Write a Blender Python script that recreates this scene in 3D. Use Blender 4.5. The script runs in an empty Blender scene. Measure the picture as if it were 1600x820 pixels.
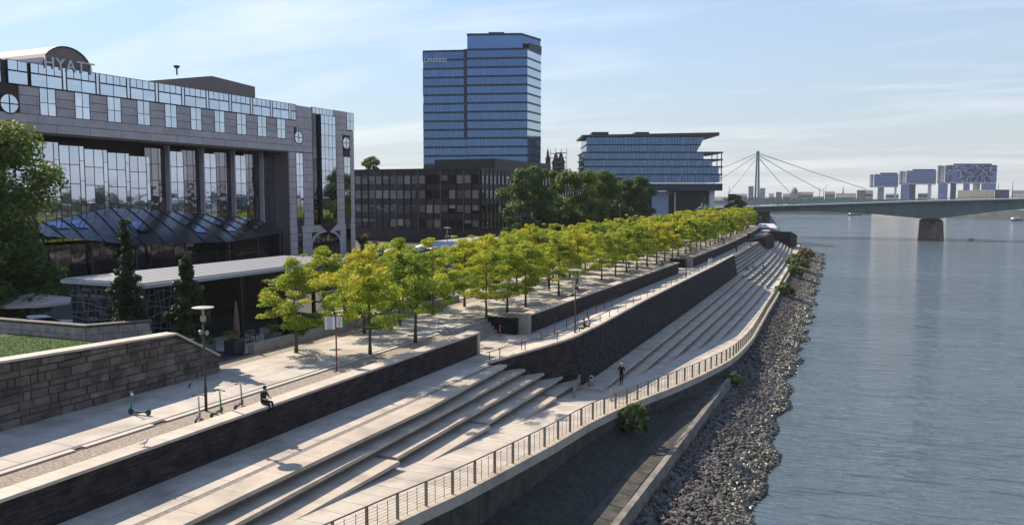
import bpy, bmesh, math, random
import numpy as np
from mathutils import Vector, Matrix, Quaternion

# ------------------------------------------------------------------ camera, sky, sun, exposure
scene = bpy.context.scene
col = scene.collection
R = math.radians
random.seed(7)
CAM_H = 18.5
YAW = math.atan2(560, 1250)          # camera looks left of the promenade axis (+Y)
PITCH = math.atan2(105, 1250)
cam_d = bpy.data.cameras.new('camera')
cam_d.sensor_width = 36.0
cam_d.lens = 36.0 * 1250 / 1600
cam_d.clip_start = 0.5
cam_d.clip_end = 20000
cam = bpy.data.objects.new('camera', cam_d)
col.objects.link(cam)
cam.location = (0, 0, CAM_H)
cam.rotation_euler = (math.pi / 2 - PITCH, 0, YAW)
scene.camera = cam

SUN_DIR = Vector((-1.0, 0.3, 0.93)).normalized()      # towards the sun
SUN_EL = math.asin(SUN_DIR.z)
world = bpy.data.worlds.new('World')
scene.world = world
world.use_nodes = True
wn, wl = world.node_tree.nodes, world.node_tree.links
wn.clear()
w_out = wn.new('ShaderNodeOutputWorld')
w_bg = wn.new('ShaderNodeBackground')
sky = wn.new('ShaderNodeTexSky')
sky.sky_type = 'NISHITA'
sky.sun_disc = False
sky.sun_elevation = SUN_EL
sky.sun_rotation = math.atan2(SUN_DIR.x, SUN_DIR.y)
sky.air_density = 1.25
sky.dust_density = 0.05
sky.ozone_density = 6.0
sky.altitude = 50
w_bg.inputs['Strength'].default_value = 0.12
# thin cirrus, spread evenly over the whole sky
tc = wn.new('ShaderNodeTexCoord')
sep = wn.new('ShaderNodeSeparateXYZ')
wl.new(tc.outputs['Generated'], sep.inputs[0])
def wmath(op, a, b=None, c=None):
    n = wn.new('ShaderNodeMath'); n.operation = op
    for i, v in enumerate((a, b, c)):
        if v is None: continue
        if isinstance(v, (int, float)): n.inputs[i].default_value = v
        else: wl.new(v, n.inputs[i])
    return n.outputs[0]
zc = wmath('MAXIMUM', wmath('ADD', sep.outputs['Z'], 0.10), 0.02)
comb = wn.new('ShaderNodeCombineXYZ')
wl.new(wmath('DIVIDE', sep.outputs['X'], zc), comb.inputs[0])
wl.new(wmath('DIVIDE', sep.outputs['Y'], zc), comb.inputs[1])
mp = wn.new('ShaderNodeMapping')
mp.inputs['Rotation'].default_value = (0, 0, R(38))
mp.inputs['Scale'].default_value = (0.55, 1.5, 1)
wl.new(comb.outputs[0], mp.inputs['Vector'])
n1 = wn.new('ShaderNodeTexNoise'); n1.inputs['Scale'].default_value = 0.75; n1.inputs['Detail'].default_value = 5; n1.inputs['Roughness'].default_value = 0.58; n1.inputs['Distortion'].default_value = 0.5
wl.new(mp.outputs[0], n1.inputs['Vector'])
cr = wn.new('ShaderNodeValToRGB')
cr.color_ramp.elements[0].position = 0.47; cr.color_ramp.elements[0].color = (0, 0, 0, 1)
cr.color_ramp.elements[1].position = 0.74; cr.color_ramp.elements[1].color = (1, 1, 1, 1)
wl.new(n1.outputs['Fac'], cr.inputs[0])
cmix = wn.new('ShaderNodeMix'); cmix.data_type = 'RGBA'
cloudc = wn.new('ShaderNodeMix'); cloudc.data_type = 'RGBA'
# pale haze low over the horizon, the same all the way round
hz = wn.new('ShaderNodeMix'); hz.data_type = 'RGBA'
zpos = wmath('MAXIMUM', sep.outputs['Z'], 0.0)
wl.new(wmath('MULTIPLY', wmath('POWER', 2.718, wmath('MULTIPLY', zpos, -2.3)), 0.9), hz.inputs['Factor'])
wl.new(sky.outputs[0], hz.inputs[6]); hz.inputs[7].default_value = (2.6, 2.78, 3.12, 1)
wl.new(wmath('MULTIPLY', cr.outputs[0], 0.5), cmix.inputs['Factor'])
wl.new(hz.outputs[2], cmix.inputs[6])
cmix.inputs[7].default_value = (5.6, 5.65, 5.8, 1)
wl.new(cmix.outputs[2], w_bg.inputs['Color'])
wl.new(w_bg.outputs[0], w_out.inputs['Surface'])

sun_d = bpy.data.lights.new('sun', 'SUN')
sun_d.energy = 4.8
sun_d.angle = R(0.5)
sun_d.color = (1.0, 0.86, 0.67)
sun = bpy.data.objects.new('sun', sun_d)
col.objects.link(sun)
sun.rotation_euler = SUN_DIR.to_track_quat('Z', 'Y').to_euler()

scene.view_settings.view_transform = 'Standard'
scene.view_settings.look = 'None'
scene.view_settings.exposure = 0.76
scene.view_settings.gamma = 1.0
scene.cycles.max_bounces = 6
scene.cycles.transparent_max_bounces = 4

# ------------------------------------------------------------------ helpers
WM = {}
def tag(o, label=None, cat=None, group=None, kind=None):
    if label: o['label'] = label
    if cat: o['category'] = cat
    if group: o['group'] = group
    if kind: o['kind'] = kind
    return o
def link(o, parent=None):
    col.objects.link(o)
    WM[o] = o.matrix_basis.copy()
    if parent is not None:
        o.parent = parent
        o.matrix_parent_inverse = WM[parent].inverted()
    return o
def empty(name, loc=(0, 0, 0), rz=0.0, parent=None):
    o = bpy.data.objects.new(name, None)
    o.empty_display_size = 0.3
    o.location = loc
    o.rotation_euler = (0, 0, rz)
    o.matrix_basis = Matrix.Translation(loc) @ Matrix.Rotation(rz, 4, 'Z')
    return link(o, parent)
def thing(name, label, cat, loc=(0, 0, 0), rz=0.0, group=None):
    return tag(empty(name, loc, rz), label, cat, group)

class MB:
    def __init__(s): s.v = []; s.f = []; s.mi = []
    def add(s, vs, fs, m=0):
        n = len(s.v); s.v.extend([tuple(v) for v in vs])
        for f in fs: s.f.append(tuple(i + n for i in f)); s.mi.append(m)
        return s
    def box(s, x0, x1, y0, y1, z0, z1, m=0):
        return s.add([(x0,y0,z0),(x1,y0,z0),(x1,y1,z0),(x0,y1,z0),(x0,y0,z1),(x1,y0,z1),(x1,y1,z1),(x0,y1,z1)],
                     [(0,3,2,1),(4,5,6,7),(0,1,5,4),(1,2,6,5),(2,3,7,6),(3,0,4,7)], m)
    def obox(s, c, d, rz=0, m=0):            # centre, full dims, rotation
        ca, sa = math.cos(rz), math.sin(rz); vs = []
        for sz in (-.5, .5):
            for sx, sy in ((-.5,-.5),(.5,-.5),(.5,.5),(-.5,.5)):
                x, y = sx*d[0], sy*d[1]
                vs.append((c[0]+x*ca-y*sa, c[1]+x*sa+y*ca, c[2]+sz*d[2]))
        return s.add(vs, [(0,3,2,1),(4,5,6,7),(0,1,5,4),(1,2,6,5),(2,3,7,6),(3,0,4,7)], m)
    def prism(s, poly, z0, z1, m=0):         # poly ccw; z0/z1 number or list
        n = len(poly)
        a = z0 if isinstance(z0, (list, tuple)) else [z0]*n
        b = z1 if isinstance(z1, (list, tuple)) else [z1]*n
        vs = [(p[0],p[1],a[i]) for i, p in enumerate(poly)] + [(p[0],p[1],b[i]) for i, p in enumerate(poly)]
        fs = [tuple(range(n-1,-1,-1)), tuple(range(n,2*n))] + [(i,(i+1)%n,(i+1)%n+n,i+n) for i in range(n)]
        return s.add(vs, fs, m)
    def tube(s, p0, p1, r0, r1=None, n=6, cap=True, m=0):
        r1 = r0 if r1 is None else r1
        a, b = Vector(p0), Vector(p1); d = (b-a)
        if d.length < 1e-6: return s
        q = d.to_track_quat('Z', 'Y'); vs = []
        for c, r in ((a, r0), (b, r1)):
            for i in range(n):
                t = 2*math.pi*i/n
                vs.append(c + q @ Vector((r*math.cos(t), r*math.sin(t), 0)))
        fs = [(i,(i+1)%n,(i+1)%n+n,i+n) for i in range(n)]
        if cap: fs += [tuple(range(n-1,-1,-1)), tuple(range(n,2*n))]
        return s.add(vs, fs, m)
    def path(s, pts, r, n=6, m=0):           # tube through points (radius number or list)
        rs = r if isinstance(r, (list, tuple)) else [r]*len(pts)
        P = [Vector(p) for p in pts]; vs = []
        for k, p in enumerate(P):
            d = (P[min(k+1,len(P)-1)] - P[max(k-1,0)]).normalized()
            up = Vector((0,0,1)) if abs(d.z) < .95 else Vector((1,0,0))
            x = d.cross(up).normalized(); y = x.cross(d)
            for i in range(n):
                t = 2*math.pi*i/n
                vs.append(p + x*rs[k]*math.cos(t) + y*rs[k]*math.sin(t))
        fs = []
        for k in range(len(P)-1):
            for i in range(n):
                fs.append((k*n+i, k*n+(i+1)%n, (k+1)*n+(i+1)%n, (k+1)*n+i))
        fs += [tuple(range(n-1,-1,-1)), tuple(range((len(P)-1)*n, len(P)*n))]
        return s.add(vs, fs, m)
    def lathe(s, c, prof, n=16, m=0):        # prof [(r,z)], z relative
        vs = []
        for r, z in prof:
            for i in range(n):
                t = 2*math.pi*i/n
                vs.append((c[0]+r*math.cos(t), c[1]+r*math.sin(t), c[2]+z))
        fs = []
        for k in range(len(prof)-1):
            for i in range(n):
                fs.append((k*n+i, k*n+(i+1)%n, (k+1)*n+(i+1)%n, (k+1)*n+i))
        fs += [tuple(range(n-1,-1,-1)), tuple(range((len(prof)-1)*n, len(prof)*n))]
        return s.add(vs, fs, m)
    def loft(s, secs, cap=True, m=0):        # closed sections, equal counts
        n = len(secs[0]); vs = [p for sc in secs for p in sc]; fs = []
        for k in range(len(secs)-1):
            for i in range(n):
                fs.append((k*n+i, k*n+(i+1)%n, (k+1)*n+(i+1)%n, (k+1)*n+i))
        if cap: fs += [tuple(range(n-1,-1,-1)), tuple(range((len(secs)-1)*n, len(secs)*n))]
        return s.add(vs, fs, m)
    def sheet(s, rows, m=0):                 # open grid
        n = len(rows[0]); vs = [p for r in rows for p in r]; fs = []
        for k in range(len(rows)-1):
            for i in range(n-1):
                fs.append((k*n+i, k*n+i+1, (k+1)*n+i+1, (k+1)*n+i))
        return s.add(vs, fs, m)
    def mesh(s, name):
        me = bpy.data.meshes.new(name)
        me.from_pydata(s.v, [], s.f)
        return me
    def build(s, name, mat, parent=None, smooth=False, recalc=True, bevel=0, local=False):
        me = s.mesh(name)
        mats = mat if isinstance(mat, (list, tuple)) else [mat]
        for mm in mats: me.materials.append(mm)
        if len(mats) > 1: me.polygons.foreach_set('material_index', s.mi)
        if recalc or bevel:
            bm = bmesh.new(); bm.from_mesh(me)
            if recalc: bmesh.ops.recalc_face_normals(bm, faces=bm.faces)
            if bevel: bmesh.ops.bevel(bm, geom=[e for e in bm.edges], offset=bevel, segments=1, affect='EDGES', clamp_overlap=True)
            bm.to_mesh(me); bm.free()
        if smooth: me.polygons.foreach_set('use_smooth', [True]*len(me.polygons))
        o = bpy.data.objects.new(name, me)
        if local:
            col.objects.link(o); WM[o] = Matrix.Identity(4)
            o.parent = parent
            return o
        return link(o, parent)

_unit = {}
def unit_mesh(mat, shape='box'):
    k = (mat.name, shape)
    if k not in _unit:
        b = MB().box(-.5,.5,-.5,.5,-.5,.5)
        me = b.mesh('piece'); me.materials.append(mat)
        if shape == 'bev':
            bm = bmesh.new(); bm.from_mesh(me)
            bmesh.ops.bevel(bm, geom=list(bm.edges), offset=.03, segments=1, affect='EDGES')
            bm.to_mesh(me); bm.free()
        _unit[k] = me
    return _unit[k]
def piece(name, mat, parent, c, d, rz=0.0, rx=0.0, ry=0.0, shape='box'):
    o = bpy.data.objects.new(name, unit_mesh(mat, shape))
    rot = Matrix.Rotation(rz, 4, 'Z') @ Matrix.Rotation(ry, 4, 'Y') @ Matrix.Rotation(rx, 4, 'X')
    o.matrix_basis = Matrix.Translation(c) @ rot @ Matrix.Diagonal((d[0], d[1], d[2], 1))
    return link(o, parent)
def pbox(name, mat, parent, x0, x1, y0, y1, z0, z1, shape='box'):
    return piece(name, mat, parent, ((x0+x1)/2,(y0+y1)/2,(z0+z1)/2), (abs(x1-x0),abs(y1-y0),abs(z1-z0)), shape=shape)
def copy_thing(root, loc, rz=0.0, scale=1.0, label=None, group=None):
    r = root.copy(); col.objects.link(r)
    r.location = loc; r.rotation_euler = (0, 0, rz); r.scale = (scale,)*3
    if label: r['label'] = label
    if group: r['group'] = group
    for ch in root.children:
        c = ch.copy(); col.objects.link(c); c.parent = r
        for g in ch.children:
            d = g.copy(); col.objects.link(d); d.parent = c
    return r

# ------------------------------------------------------------------ materials
MATS = {}
def nt(m):
    m.use_nodes = True
    return m.node_tree.nodes, m.node_tree.links
def mat(name, c, rough=.75, var=.12, scale=2.0, metal=0.0, bump=0.0, bscale=15.0, spec=.4, ovar=0.0, c2=None, c2pos=(.45,.7), c2scale=.6, stretch=None):
    if name in MATS: return MATS[name]
    m = bpy.data.materials.new(name); ns, ls = nt(m)
    p = ns['Principled BSDF']
    p.inputs['Roughness'].default_value = rough
    p.inputs['Metallic'].default_value = metal
    p.inputs['Specular IOR Level'].default_value = spec
    g = ns.new('ShaderNodeNewGeometry')
    vec = g.outputs['Position']
    if stretch:
        mpp = ns.new('ShaderNodeMapping'); mpp.inputs['Scale'].default_value = stretch
        ls.new(vec, mpp.inputs['Vector']); vec = mpp.outputs[0]
    nz = ns.new('ShaderNodeTexNoise'); nz.inputs['Scale'].default_value = scale; nz.inputs['Detail'].default_value = 5
    ls.new(vec, nz.inputs['Vector'])
    rm = ns.new('ShaderNodeMapRange'); rm.inputs[1].default_value = .3; rm.inputs[2].default_value = .7
    rm.inputs[3].default_value = 1-var; rm.inputs[4].default_value = 1+var
    ls.new(nz.outputs['Fac'], rm.inputs[0])
    fac = rm.outputs[0]
    if ovar:
        oi = ns.new('ShaderNodeObjectInfo')
        r2 = ns.new('ShaderNodeMapRange'); r2.inputs[3].default_value = 1-ovar; r2.inputs[4].default_value = 1+ovar
        ls.new(oi.outputs['Random'], r2.inputs[0])
        mm = ns.new('ShaderNodeMath'); mm.operation = 'MULTIPLY'
        ls.new(fac, mm.inputs[0]); ls.new(r2.outputs[0], mm.inputs[1]); fac = mm.outputs[0]
    vm = ns.new('ShaderNodeVectorMath'); vm.operation = 'SCALE'
    ls.new(fac, vm.inputs['Scale'])
    if c2:
        nb = ns.new('ShaderNodeTexNoise'); nb.inputs['Scale'].default_value = c2scale; nb.inputs['Detail'].default_value = 6
        ls.new(vec, nb.inputs['Vector'])
        rr = ns.new('ShaderNodeValToRGB')
        rr.color_ramp.elements[0].position = c2pos[0]; rr.color_ramp.elements[0].color = (*c, 1)
        rr.color_ramp.elements[1].position = c2pos[1]; rr.color_ramp.elements[1].color = (*c2, 1)
        ls.new(nb.outputs['Fac'], rr.inputs[0]); ls.new(rr.outputs[0], vm.inputs[0])
    else:
        vm.inputs[0].default_value = c
    ls.new(vm.outputs[0], p.inputs['Base Color'])
    if bump:
        n3 = ns.new('ShaderNodeTexNoise'); n3.inputs['Scale'].default_value = bscale; n3.inputs['Detail'].default_value = 4
        ls.new(vec, n3.inputs['Vector'])
        b = ns.new('ShaderNodeBump'); b.inputs['Strength'].default_value = min(bump, 1); b.inputs['Distance'].default_value = .05
        ls.new(n3.outputs['Fac'], b.inputs['Height']); ls.new(b.outputs[0], p.inputs['Normal'])
    MATS[name] = m
    return m
def glass(name, c, rough=.04, wob=.02, ovar=.1, metal=1.0, wscale=.5):
    m = bpy.data.materials.new(name); ns, ls = nt(m)
    p = ns['Principled BSDF']
    p.inputs['Metallic'].default_value = metal
    p.inputs['Roughness'].default_value = rough
    p.inputs['Specular IOR Level'].default_value = .8
    oi = ns.new('ShaderNodeObjectInfo')
    r2 = ns.new('ShaderNodeMapRange'); r2.inputs[3].default_value = 1-ovar; r2.inputs[4].default_value = 1+ovar
    ls.new(oi.outputs['Random'], r2.inputs[0])
    vm = ns.new('ShaderNodeVectorMath'); vm.operation = 'SCALE'; vm.inputs[0].default_value = c
    ls.new(r2.outputs[0], vm.inputs['Scale']); ls.new(vm.outputs[0], p.inputs['Base Color'])
    g = ns.new('ShaderNodeNewGeometry')
    n3 = ns.new('ShaderNodeTexNoise'); n3.inputs['Scale'].default_value = wscale; n3.inputs['Detail'].default_value = 2
    ls.new(g.outputs['Position'], n3.inputs['Vector'])
    b = ns.new('ShaderNodeBump'); b.inputs['Strength'].default_value = wob; b.inputs['Distance'].default_value = 1.0
    ls.new(n3.outputs['Fac'], b.inputs['Height']); ls.new(b.outputs[0], p.inputs['Normal'])
    MATS[name] = m
    return m
def brick(name, c1, c2, mortar, bw, bh, axis='Y', bump=.6):
    m = bpy.data.materials.new(name); ns, ls = nt(m)
    p = ns['Principled BSDF']; p.inputs['Roughness'].default_value = .85; p.inputs['Specular IOR Level'].default_value = .25
    g = ns.new('ShaderNodeNewGeometry'); sp = ns.new('ShaderNodeSeparateXYZ'); cb = ns.new('ShaderNodeCombineXYZ')
    ls.new(g.outputs['Position'], sp.inputs[0])
    if axis == 'Y':
        ad = ns.new('ShaderNodeMath'); ad.operation = 'ADD'
        ls.new(sp.outputs['Y'], ad.inputs[0]); ls.new(sp.outputs['X'], ad.inputs[1]); ls.new(ad.outputs[0], cb.inputs[0])
    else: ls.new(sp.outputs[axis], cb.inputs[0])
    ls.new(sp.outputs['Z'], cb.inputs[1])
    br = ns.new('ShaderNodeTexBrick')
    br.inputs['Color1'].default_value = (*c1, 1); br.inputs['Color2'].default_value = (*c2, 1); br.inputs['Mortar'].default_value = (*mortar, 1)
    br.inputs['Scale'].default_value = 1; br.inputs['Mortar Size'].default_value = bh*.12; br.inputs['Brick Width'].default_value = bw; br.inputs['Row Height'].default_value = bh
    br.inputs['Bias'].default_value = -.1; br.inputs['Mortar Smooth'].default_value = .3
    ls.new(cb.outputs[0], br.inputs['Vector'])
    nz = ns.new('ShaderNodeTexNoise'); nz.inputs['Scale'].default_value = 1.3; nz.inputs['Detail'].default_value = 6
    ls.new(g.outputs['Position'], nz.inputs['Vector'])
    rm = ns.new('ShaderNodeMapRange'); rm.inputs[1].default_value = .3; rm.inputs[2].default_value = .7; rm.inputs[3].default_value = .6; rm.inputs[4].default_value = 1.4
    ls.new(nz.outputs['Fac'], rm.inputs[0])
    vm = ns.new('ShaderNodeVectorMath'); vm.operation = 'SCALE'; ls.new(br.outputs['Color'], vm.inputs[0]); ls.new(rm.outputs[0], vm.inputs['Scale'])
    ls.new(vm.outputs[0], p.inputs['Base Color'])
    b = ns.new('ShaderNodeBump'); b.inputs['Strength'].default_value = bump; b.inputs['Distance'].default_value = .04
    inv = ns.new('ShaderNodeMath'); inv.operation = 'SUBTRACT'; inv.inputs[0].default_value = 1; ls.new(br.outputs['Fac'], inv.inputs[1])
    ls.new(inv.outputs[0], b.inputs['Height']); ls.new(b.outputs[0], p.inputs['Normal'])
    MATS[name] = m
    return m
def leafmat(name, stops, trans=.35, ovar=.18):
    m = bpy.data.materials.new(name); ns, ls = nt(m)
    ns.remove(ns['Principled BSDF'])
    out = ns['Material Output']
    at = ns.new('ShaderNodeAttribute'); at.attribute_name = 'tint'
    oi = ns.new('ShaderNodeObjectInfo')
    r2 = ns.new('ShaderNodeMapRange'); r2.inputs[3].default_value = -ovar; r2.inputs[4].default_value = ovar
    ls.new(oi.outputs['Random'], r2.inputs[0])
    ad = ns.new('ShaderNodeMath'); ad.operation = 'ADD'; ad.use_clamp = True
    ls.new(at.outputs['Fac'], ad.inputs[0]); ls.new(r2.outputs[0], ad.inputs[1])
    rr = ns.new('ShaderNodeValToRGB'); els = rr.color_ramp.elements
    els[0].position = stops[0][0]; els[0].color = (*stops[0][1], 1)
    els[1].position = stops[-1][0]; els[1].color = (*stops[-1][1], 1)
    for ps, c in stops[1:-1]:
        e = els.new(ps); e.color = (*c, 1)
    ls.new(ad.outputs[0], rr.inputs[0])
    d = ns.new('ShaderNodeBsdfPrincipled'); d.inputs['Roughness'].default_value = .55; d.inputs['Specular IOR Level'].default_value = .25
    t = ns.new('ShaderNodeBsdfTranslucent')
    ls.new(rr.outputs[0], d.inputs['Base Color']); ls.new(rr.outputs[0], t.inputs['Color'])
    mx = ns.new('ShaderNodeMixShader'); mx.inputs[0].default_value = trans
    ls.new(d.outputs[0], mx.inputs[1]); ls.new(t.outputs[0], mx.inputs[2]); ls.new(mx.outputs[0], out.inputs['Surface'])
    MATS[name] = m
    return m

m_pave = mat('pale_paving', (.42,.375,.325), rough=.8, var=.10, scale=1.2, ovar=.08, bump=.15, bscale=40, c2=(.27,.24,.205), c2scale=.45, c2pos=(.48,.75))
m_pave_dark = mat('joint_and_undercut_shade', (.13,.115,.10), rough=.9)  # paving joints, and the shade painted under the step slabs
m_plaza = mat('plaza_slab', (.41,.375,.335), rough=.8, var=.12, scale=.9, ovar=.08, bump=.15, bscale=40, c2=(.26,.235,.205), c2scale=.4, c2pos=(.47,.74))
m_gravel = mat('gravel_strip', (.27,.23,.19), rough=.95, var=.45, scale=9, bump=.8, bscale=25)
m_cobble = mat('cobble_strip', (.19,.175,.16), rough=.95, var=.4, scale=10, bump=.7, bscale=18)
m_step = mat('cast_stone_step', (.40,.345,.285), rough=.75, var=.10, scale=1.0, ovar=.07, bump=.1, bscale=50, c2=(.25,.215,.175), c2scale=.6, c2pos=(.48,.76))
m_cap = mat('wall_cap_stone', (.43,.375,.32), rough=.75, var=.12, scale=1.4, ovar=.08, bump=.2, bscale=30)
m_slate = brick('dark_slate_wall', (.024,.020,.020), (.062,.047,.044), (.009,.008,.009), .62, .07)
m_slate_rough = brick('rough_dark_stone', (.011,.010,.011), (.044,.039,.040), (.007,.006,.007), .42, .17, bump=1.0)
m_conc = mat('grey_concrete', (.27,.25,.23), rough=.85, var=.18, scale=1.2, bump=.2, bscale=20)
m_conc_old = mat('stained_concrete', (.065,.06,.052), rough=.9, var=.3, scale=1.5, bump=.5, bscale=8, c2=(.03,.032,.026), c2scale=.8)
m_asphalt = mat('ground_asphalt', (.06,.058,.055), rough=.95, var=.2, scale=.7)
m_earth = mat('bank_earth', (.06,.055,.05), rough=1, var=.4, scale=2)
m_metal = mat('brushed_steel', (.33,.31,.27), rough=.45, metal=.7, var=.1)
m_railpost = mat('railing_post_metal', (.20,.185,.155), rough=.5, metal=.6, var=.15)
m_dark = mat('dark_metal', (.03,.03,.034), rough=.5, var=.1)
m_frame = mat('dark_window_frame', (.018,.022,.035), rough=.4, var=.1)
m_white = mat('white_paint', (.75,.75,.74), rough=.6, var=.05)
m_black = mat('black_void', (.008,.008,.01), rough=.8, var=.1)
m_bark = mat('bark', (.085,.07,.055), rough=.95, var=.35, scale=8, bump=.6, bscale=14)
m_grass = mat('lawn_grass', (.055,.10,.022), rough=1, var=.35, scale=6, bump=.7, bscale=30)
m_stone_a = mat('rusticated_stone', (.135,.108,.09), rough=.9, var=.35, scale=2.2, bump=.9, bscale=6, ovar=.28, c2=(.05,.042,.038), c2scale=1.1)
m_hstone = mat('mauve_granite_cladding', (.44,.385,.395), rough=.65, var=.10, scale=.8, ovar=.06)
m_hstone_dk = mat('cladding_joint', (.06,.05,.052), rough=.9)
m_hglass = glass('mirror_blue_glass', (.56,.62,.73), wob=.012, ovar=.07)
m_hglass_d = glass('dark_tinted_glass', (.10,.10,.115), wob=.02, ovar=.35)
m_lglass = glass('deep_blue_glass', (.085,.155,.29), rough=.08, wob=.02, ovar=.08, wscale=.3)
m_lglass2 = glass('sky_reflection_side_glass', (.48,.56,.66), rough=.08, wob=.02, ovar=.05, wscale=.3)  # sky reflection on the tower side put into the colour
# ------------------------------------------------------------------ setting: ground, river, promenade
ZU, ZM = 7.45, 6.15                       # plaza level, middle walk level
def bend(y): return -2.4e-4*max(0.0, y-115)**2
def bx(x, y): return x + bend(y)
def zr(y):                                # ramp of the lower promenade
    return 3.5 + .053*(55.5-y) if y < 55.5 else max(.85, 3.5+.0565*(55.5-y))
def lerp(tab, y):
    if y <= tab[0][0]: return tab[0][1]
    for (a, u), (b, v) in zip(tab, tab[1:]):
        if y <= b: return u + (v-u)*(y-a)/(b-a)
    return tab[-1][1]
RAIL = [(8,-20.2),(20,-18.3),(28.3,-17.45),(32,-16.95),(37,-16.6),(42,-16.3),(48,-16.15),(52,-15.8),(57.4,-15.1),(63.2,-14.17),(69.5,-13.36),(75.9,-12.8),(80,-12.5),(84.8,-12.38),(93.4,-12.57),(106,-13.07),(127,-13.9),(171,-15.0),(222,-15.3),(321,-13.6)]
def xr(y): return bx(lerp(RAIL, y), y)
WATER = [(-40,-3.4),(20,-5.0),(49,-5.8),(65,-6.6),(103,-7.75),(184,-9.5),(315,-6.8)]
ZW = -1.5                                 # river level
def xw(y): return bx(lerp(WATER, y), y) + .35*math.sin(y*.33) + .3*math.sin(y*.81+1)
def stations(a, b, step):
    n = max(1, int(round((b-a)/step)))
    return [a+(b-a)*i/n for i in range(n+1)]

# river
m = bpy.data.materials.new('river_water'); ns, ls = nt(m)
p = ns['Principled BSDF']
p.inputs['Base Color'].default_value = (.08,.115,.142,1); p.inputs['Roughness'].default_value = .07
p.inputs['IOR'].default_value = 1.33; p.inputs['Specular IOR Level'].default_value = .5
g = ns.new('ShaderNodeNewGeometry')
def wav(scale, stretch, rot, detail):
    mpn = ns.new('ShaderNodeMapping'); mpn.inputs['Scale'].default_value = stretch; mpn.inputs['Rotation'].default_value = (0,0,R(rot))
    ls.new(g.outputs['Position'], mpn.inputs['Vector'])
    n = ns.new('ShaderNodeTexNoise'); n.inputs['Scale'].default_value = scale; n.inputs['Detail'].default_value = detail; n.inputs['Roughness'].default_value = .55
    n.inputs['Distortion'].default_value = .6
    ls.new(mpn.outputs[0], n.inputs['Vector']); return n.outputs['Fac']
def nmath(op, a, b):
    n = ns.new('ShaderNodeMath'); n.operation = op
    for i, v in enumerate((a, b)):
        if isinstance(v, (int, float)): n.inputs[i].default_value = v
        else: ls.new(v, n.inputs[i])
    return n.outputs[0]
h = nmath('ADD', nmath('MULTIPLY', wav(.42,(.35,1.3,1),-20,2), 1.6), nmath('MULTIPLY', wav(1.5,(.4,1.25,1),-10,4), .5))
calm = wav(.03,(.5,1,1),10,3)
cm = ns.new('ShaderNodeMapRange'); cm.inputs[1].default_value = .35; cm.inputs[2].default_value = .65; cm.inputs[3].default_value = .55; cm.inputs[4].default_value = 1.0
ls.new(calm, cm.inputs[0])
b = ns.new('ShaderNodeBump'); b.inputs['Distance'].default_value = .75
ls.new(nmath('MULTIPLY', cm.outputs[0], .95), b.inputs['Strength']); ls.new(h, b.inputs['Height']); ls.new(b.outputs[0], p.inputs['Normal'])
m_water = m
rv = MB().add([(-400,-400,ZW),(3000,-400,ZW),(3000,6000,ZW),(-400,6000,ZW)], [(0,1,2,3)]).build('river', m_water)
tag(rv, kind='structure')

# upper ground: one wide sheet left of the promenade, with the two stair openings cut out
XG = -28.35
gb = MB()
def gsheet(x0f, x1f, y0, y1, z, st=8):
    rows = []
    for y in stations(y0, y1, st):
        rows.append([(x0f(y), y, z), (x1f(y), y, z)])
    gb.sheet(rows)
zg = ZU-.06
gsheet(lambda y: -900, lambda y: bx(-31.4, y), -300, 300, zg)
gsheet(lambda y: bx(-31.4, y), lambda y: bx(XG, y), -300, 55.5, zg)
gsheet(lambda y: bx(-31.4, y), lambda y: bx(XG, y), 65, 127, zg)
gsheet(lambda y: bx(-31.4, y), lambda y: bx(XG, y), 137, 300, zg)
gb.add([(-900,300,zg),(bx(XG,300),300,zg),(-46,330,zg),(-70,600,zg),(-95,800,zg),(-160,1200,zg),(-300,6000,zg),(-6000,6000,zg),(-6000,-300,zg),(-900,-300,zg)], [tuple(range(10))])
gb.add([(bx(XG,300),300,zg),(-46,330,zg),(-70,600,zg),(-95,800,zg),(-160,1200,zg),(-150,1200,-4),(-85,800,-4),(-60,600,-4),(-36,330,-4),(bx(-16,300),303,-4)], [(0,9,8,1),(1,8,7,2),(2,7,6,3),(3,6,5,4)])
tag(gb.build('ground', m_asphalt, recalc=False), kind='structure')

# plaza paving: slabs near the camera, sheets farther on
pz = empty('plaza_pavement', (-34,40,ZU)); tag(pz, kind='structure')
def slab_grid(parent, mt, x0, x1, nx, y0, y1, ly, ztop, zb, name='paving_slab', stagger=True):
    w = (x1-x0)/nx
    for i in range(nx):
        y = y0 - (ly*.5 if (stagger and i % 2) else 0)
        while y < y1:
            a, b2 = max(y, y0), min(y+ly, y1)
            if b2-a > .1: pbox(name, mt, parent, x0+i*w+.012, x0+(i+1)*w-.012, a+.012, b2-.012, zb, ztop-random.random()*.004)
            y += ly
slab_grid(pz, m_plaza, -37.4, -31.75, 3, 14, 72, 2.4, ZU, ZU-.055)
mb = MB()
for y0, y1 in ((72,300),):
    mb.sheet([[(bx(-37.4,y),y,ZU-.004),(bx(-31.75,y),y,ZU-.004)] for y in stations(y0,y1,6)])
mb.sheet([[(bx(-46.4,y),y,ZU-.02),(bx(-39.2,y),y,ZU-.02)] for y in stations(78,300,6)])
mb.build('paving_field', m_plaza, pz)
mb = MB()
for y0, y1 in ((-20,55.5),(65,127),(137,300)):
    mb.sheet([[(bx(-31.1,y),y,ZU-.03),(bx(-28.5,y),y,ZU-.03)] for y in stations(y0,y1,6)])
mb.sheet([[(bx(-39.2,y),y,ZU-.03),(bx(-37.42,y),y,ZU-.03)] for y in stations(38.5,300,6)])
mb.build('gravel_strip', m_gravel, pz)
mb = MB()
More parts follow.
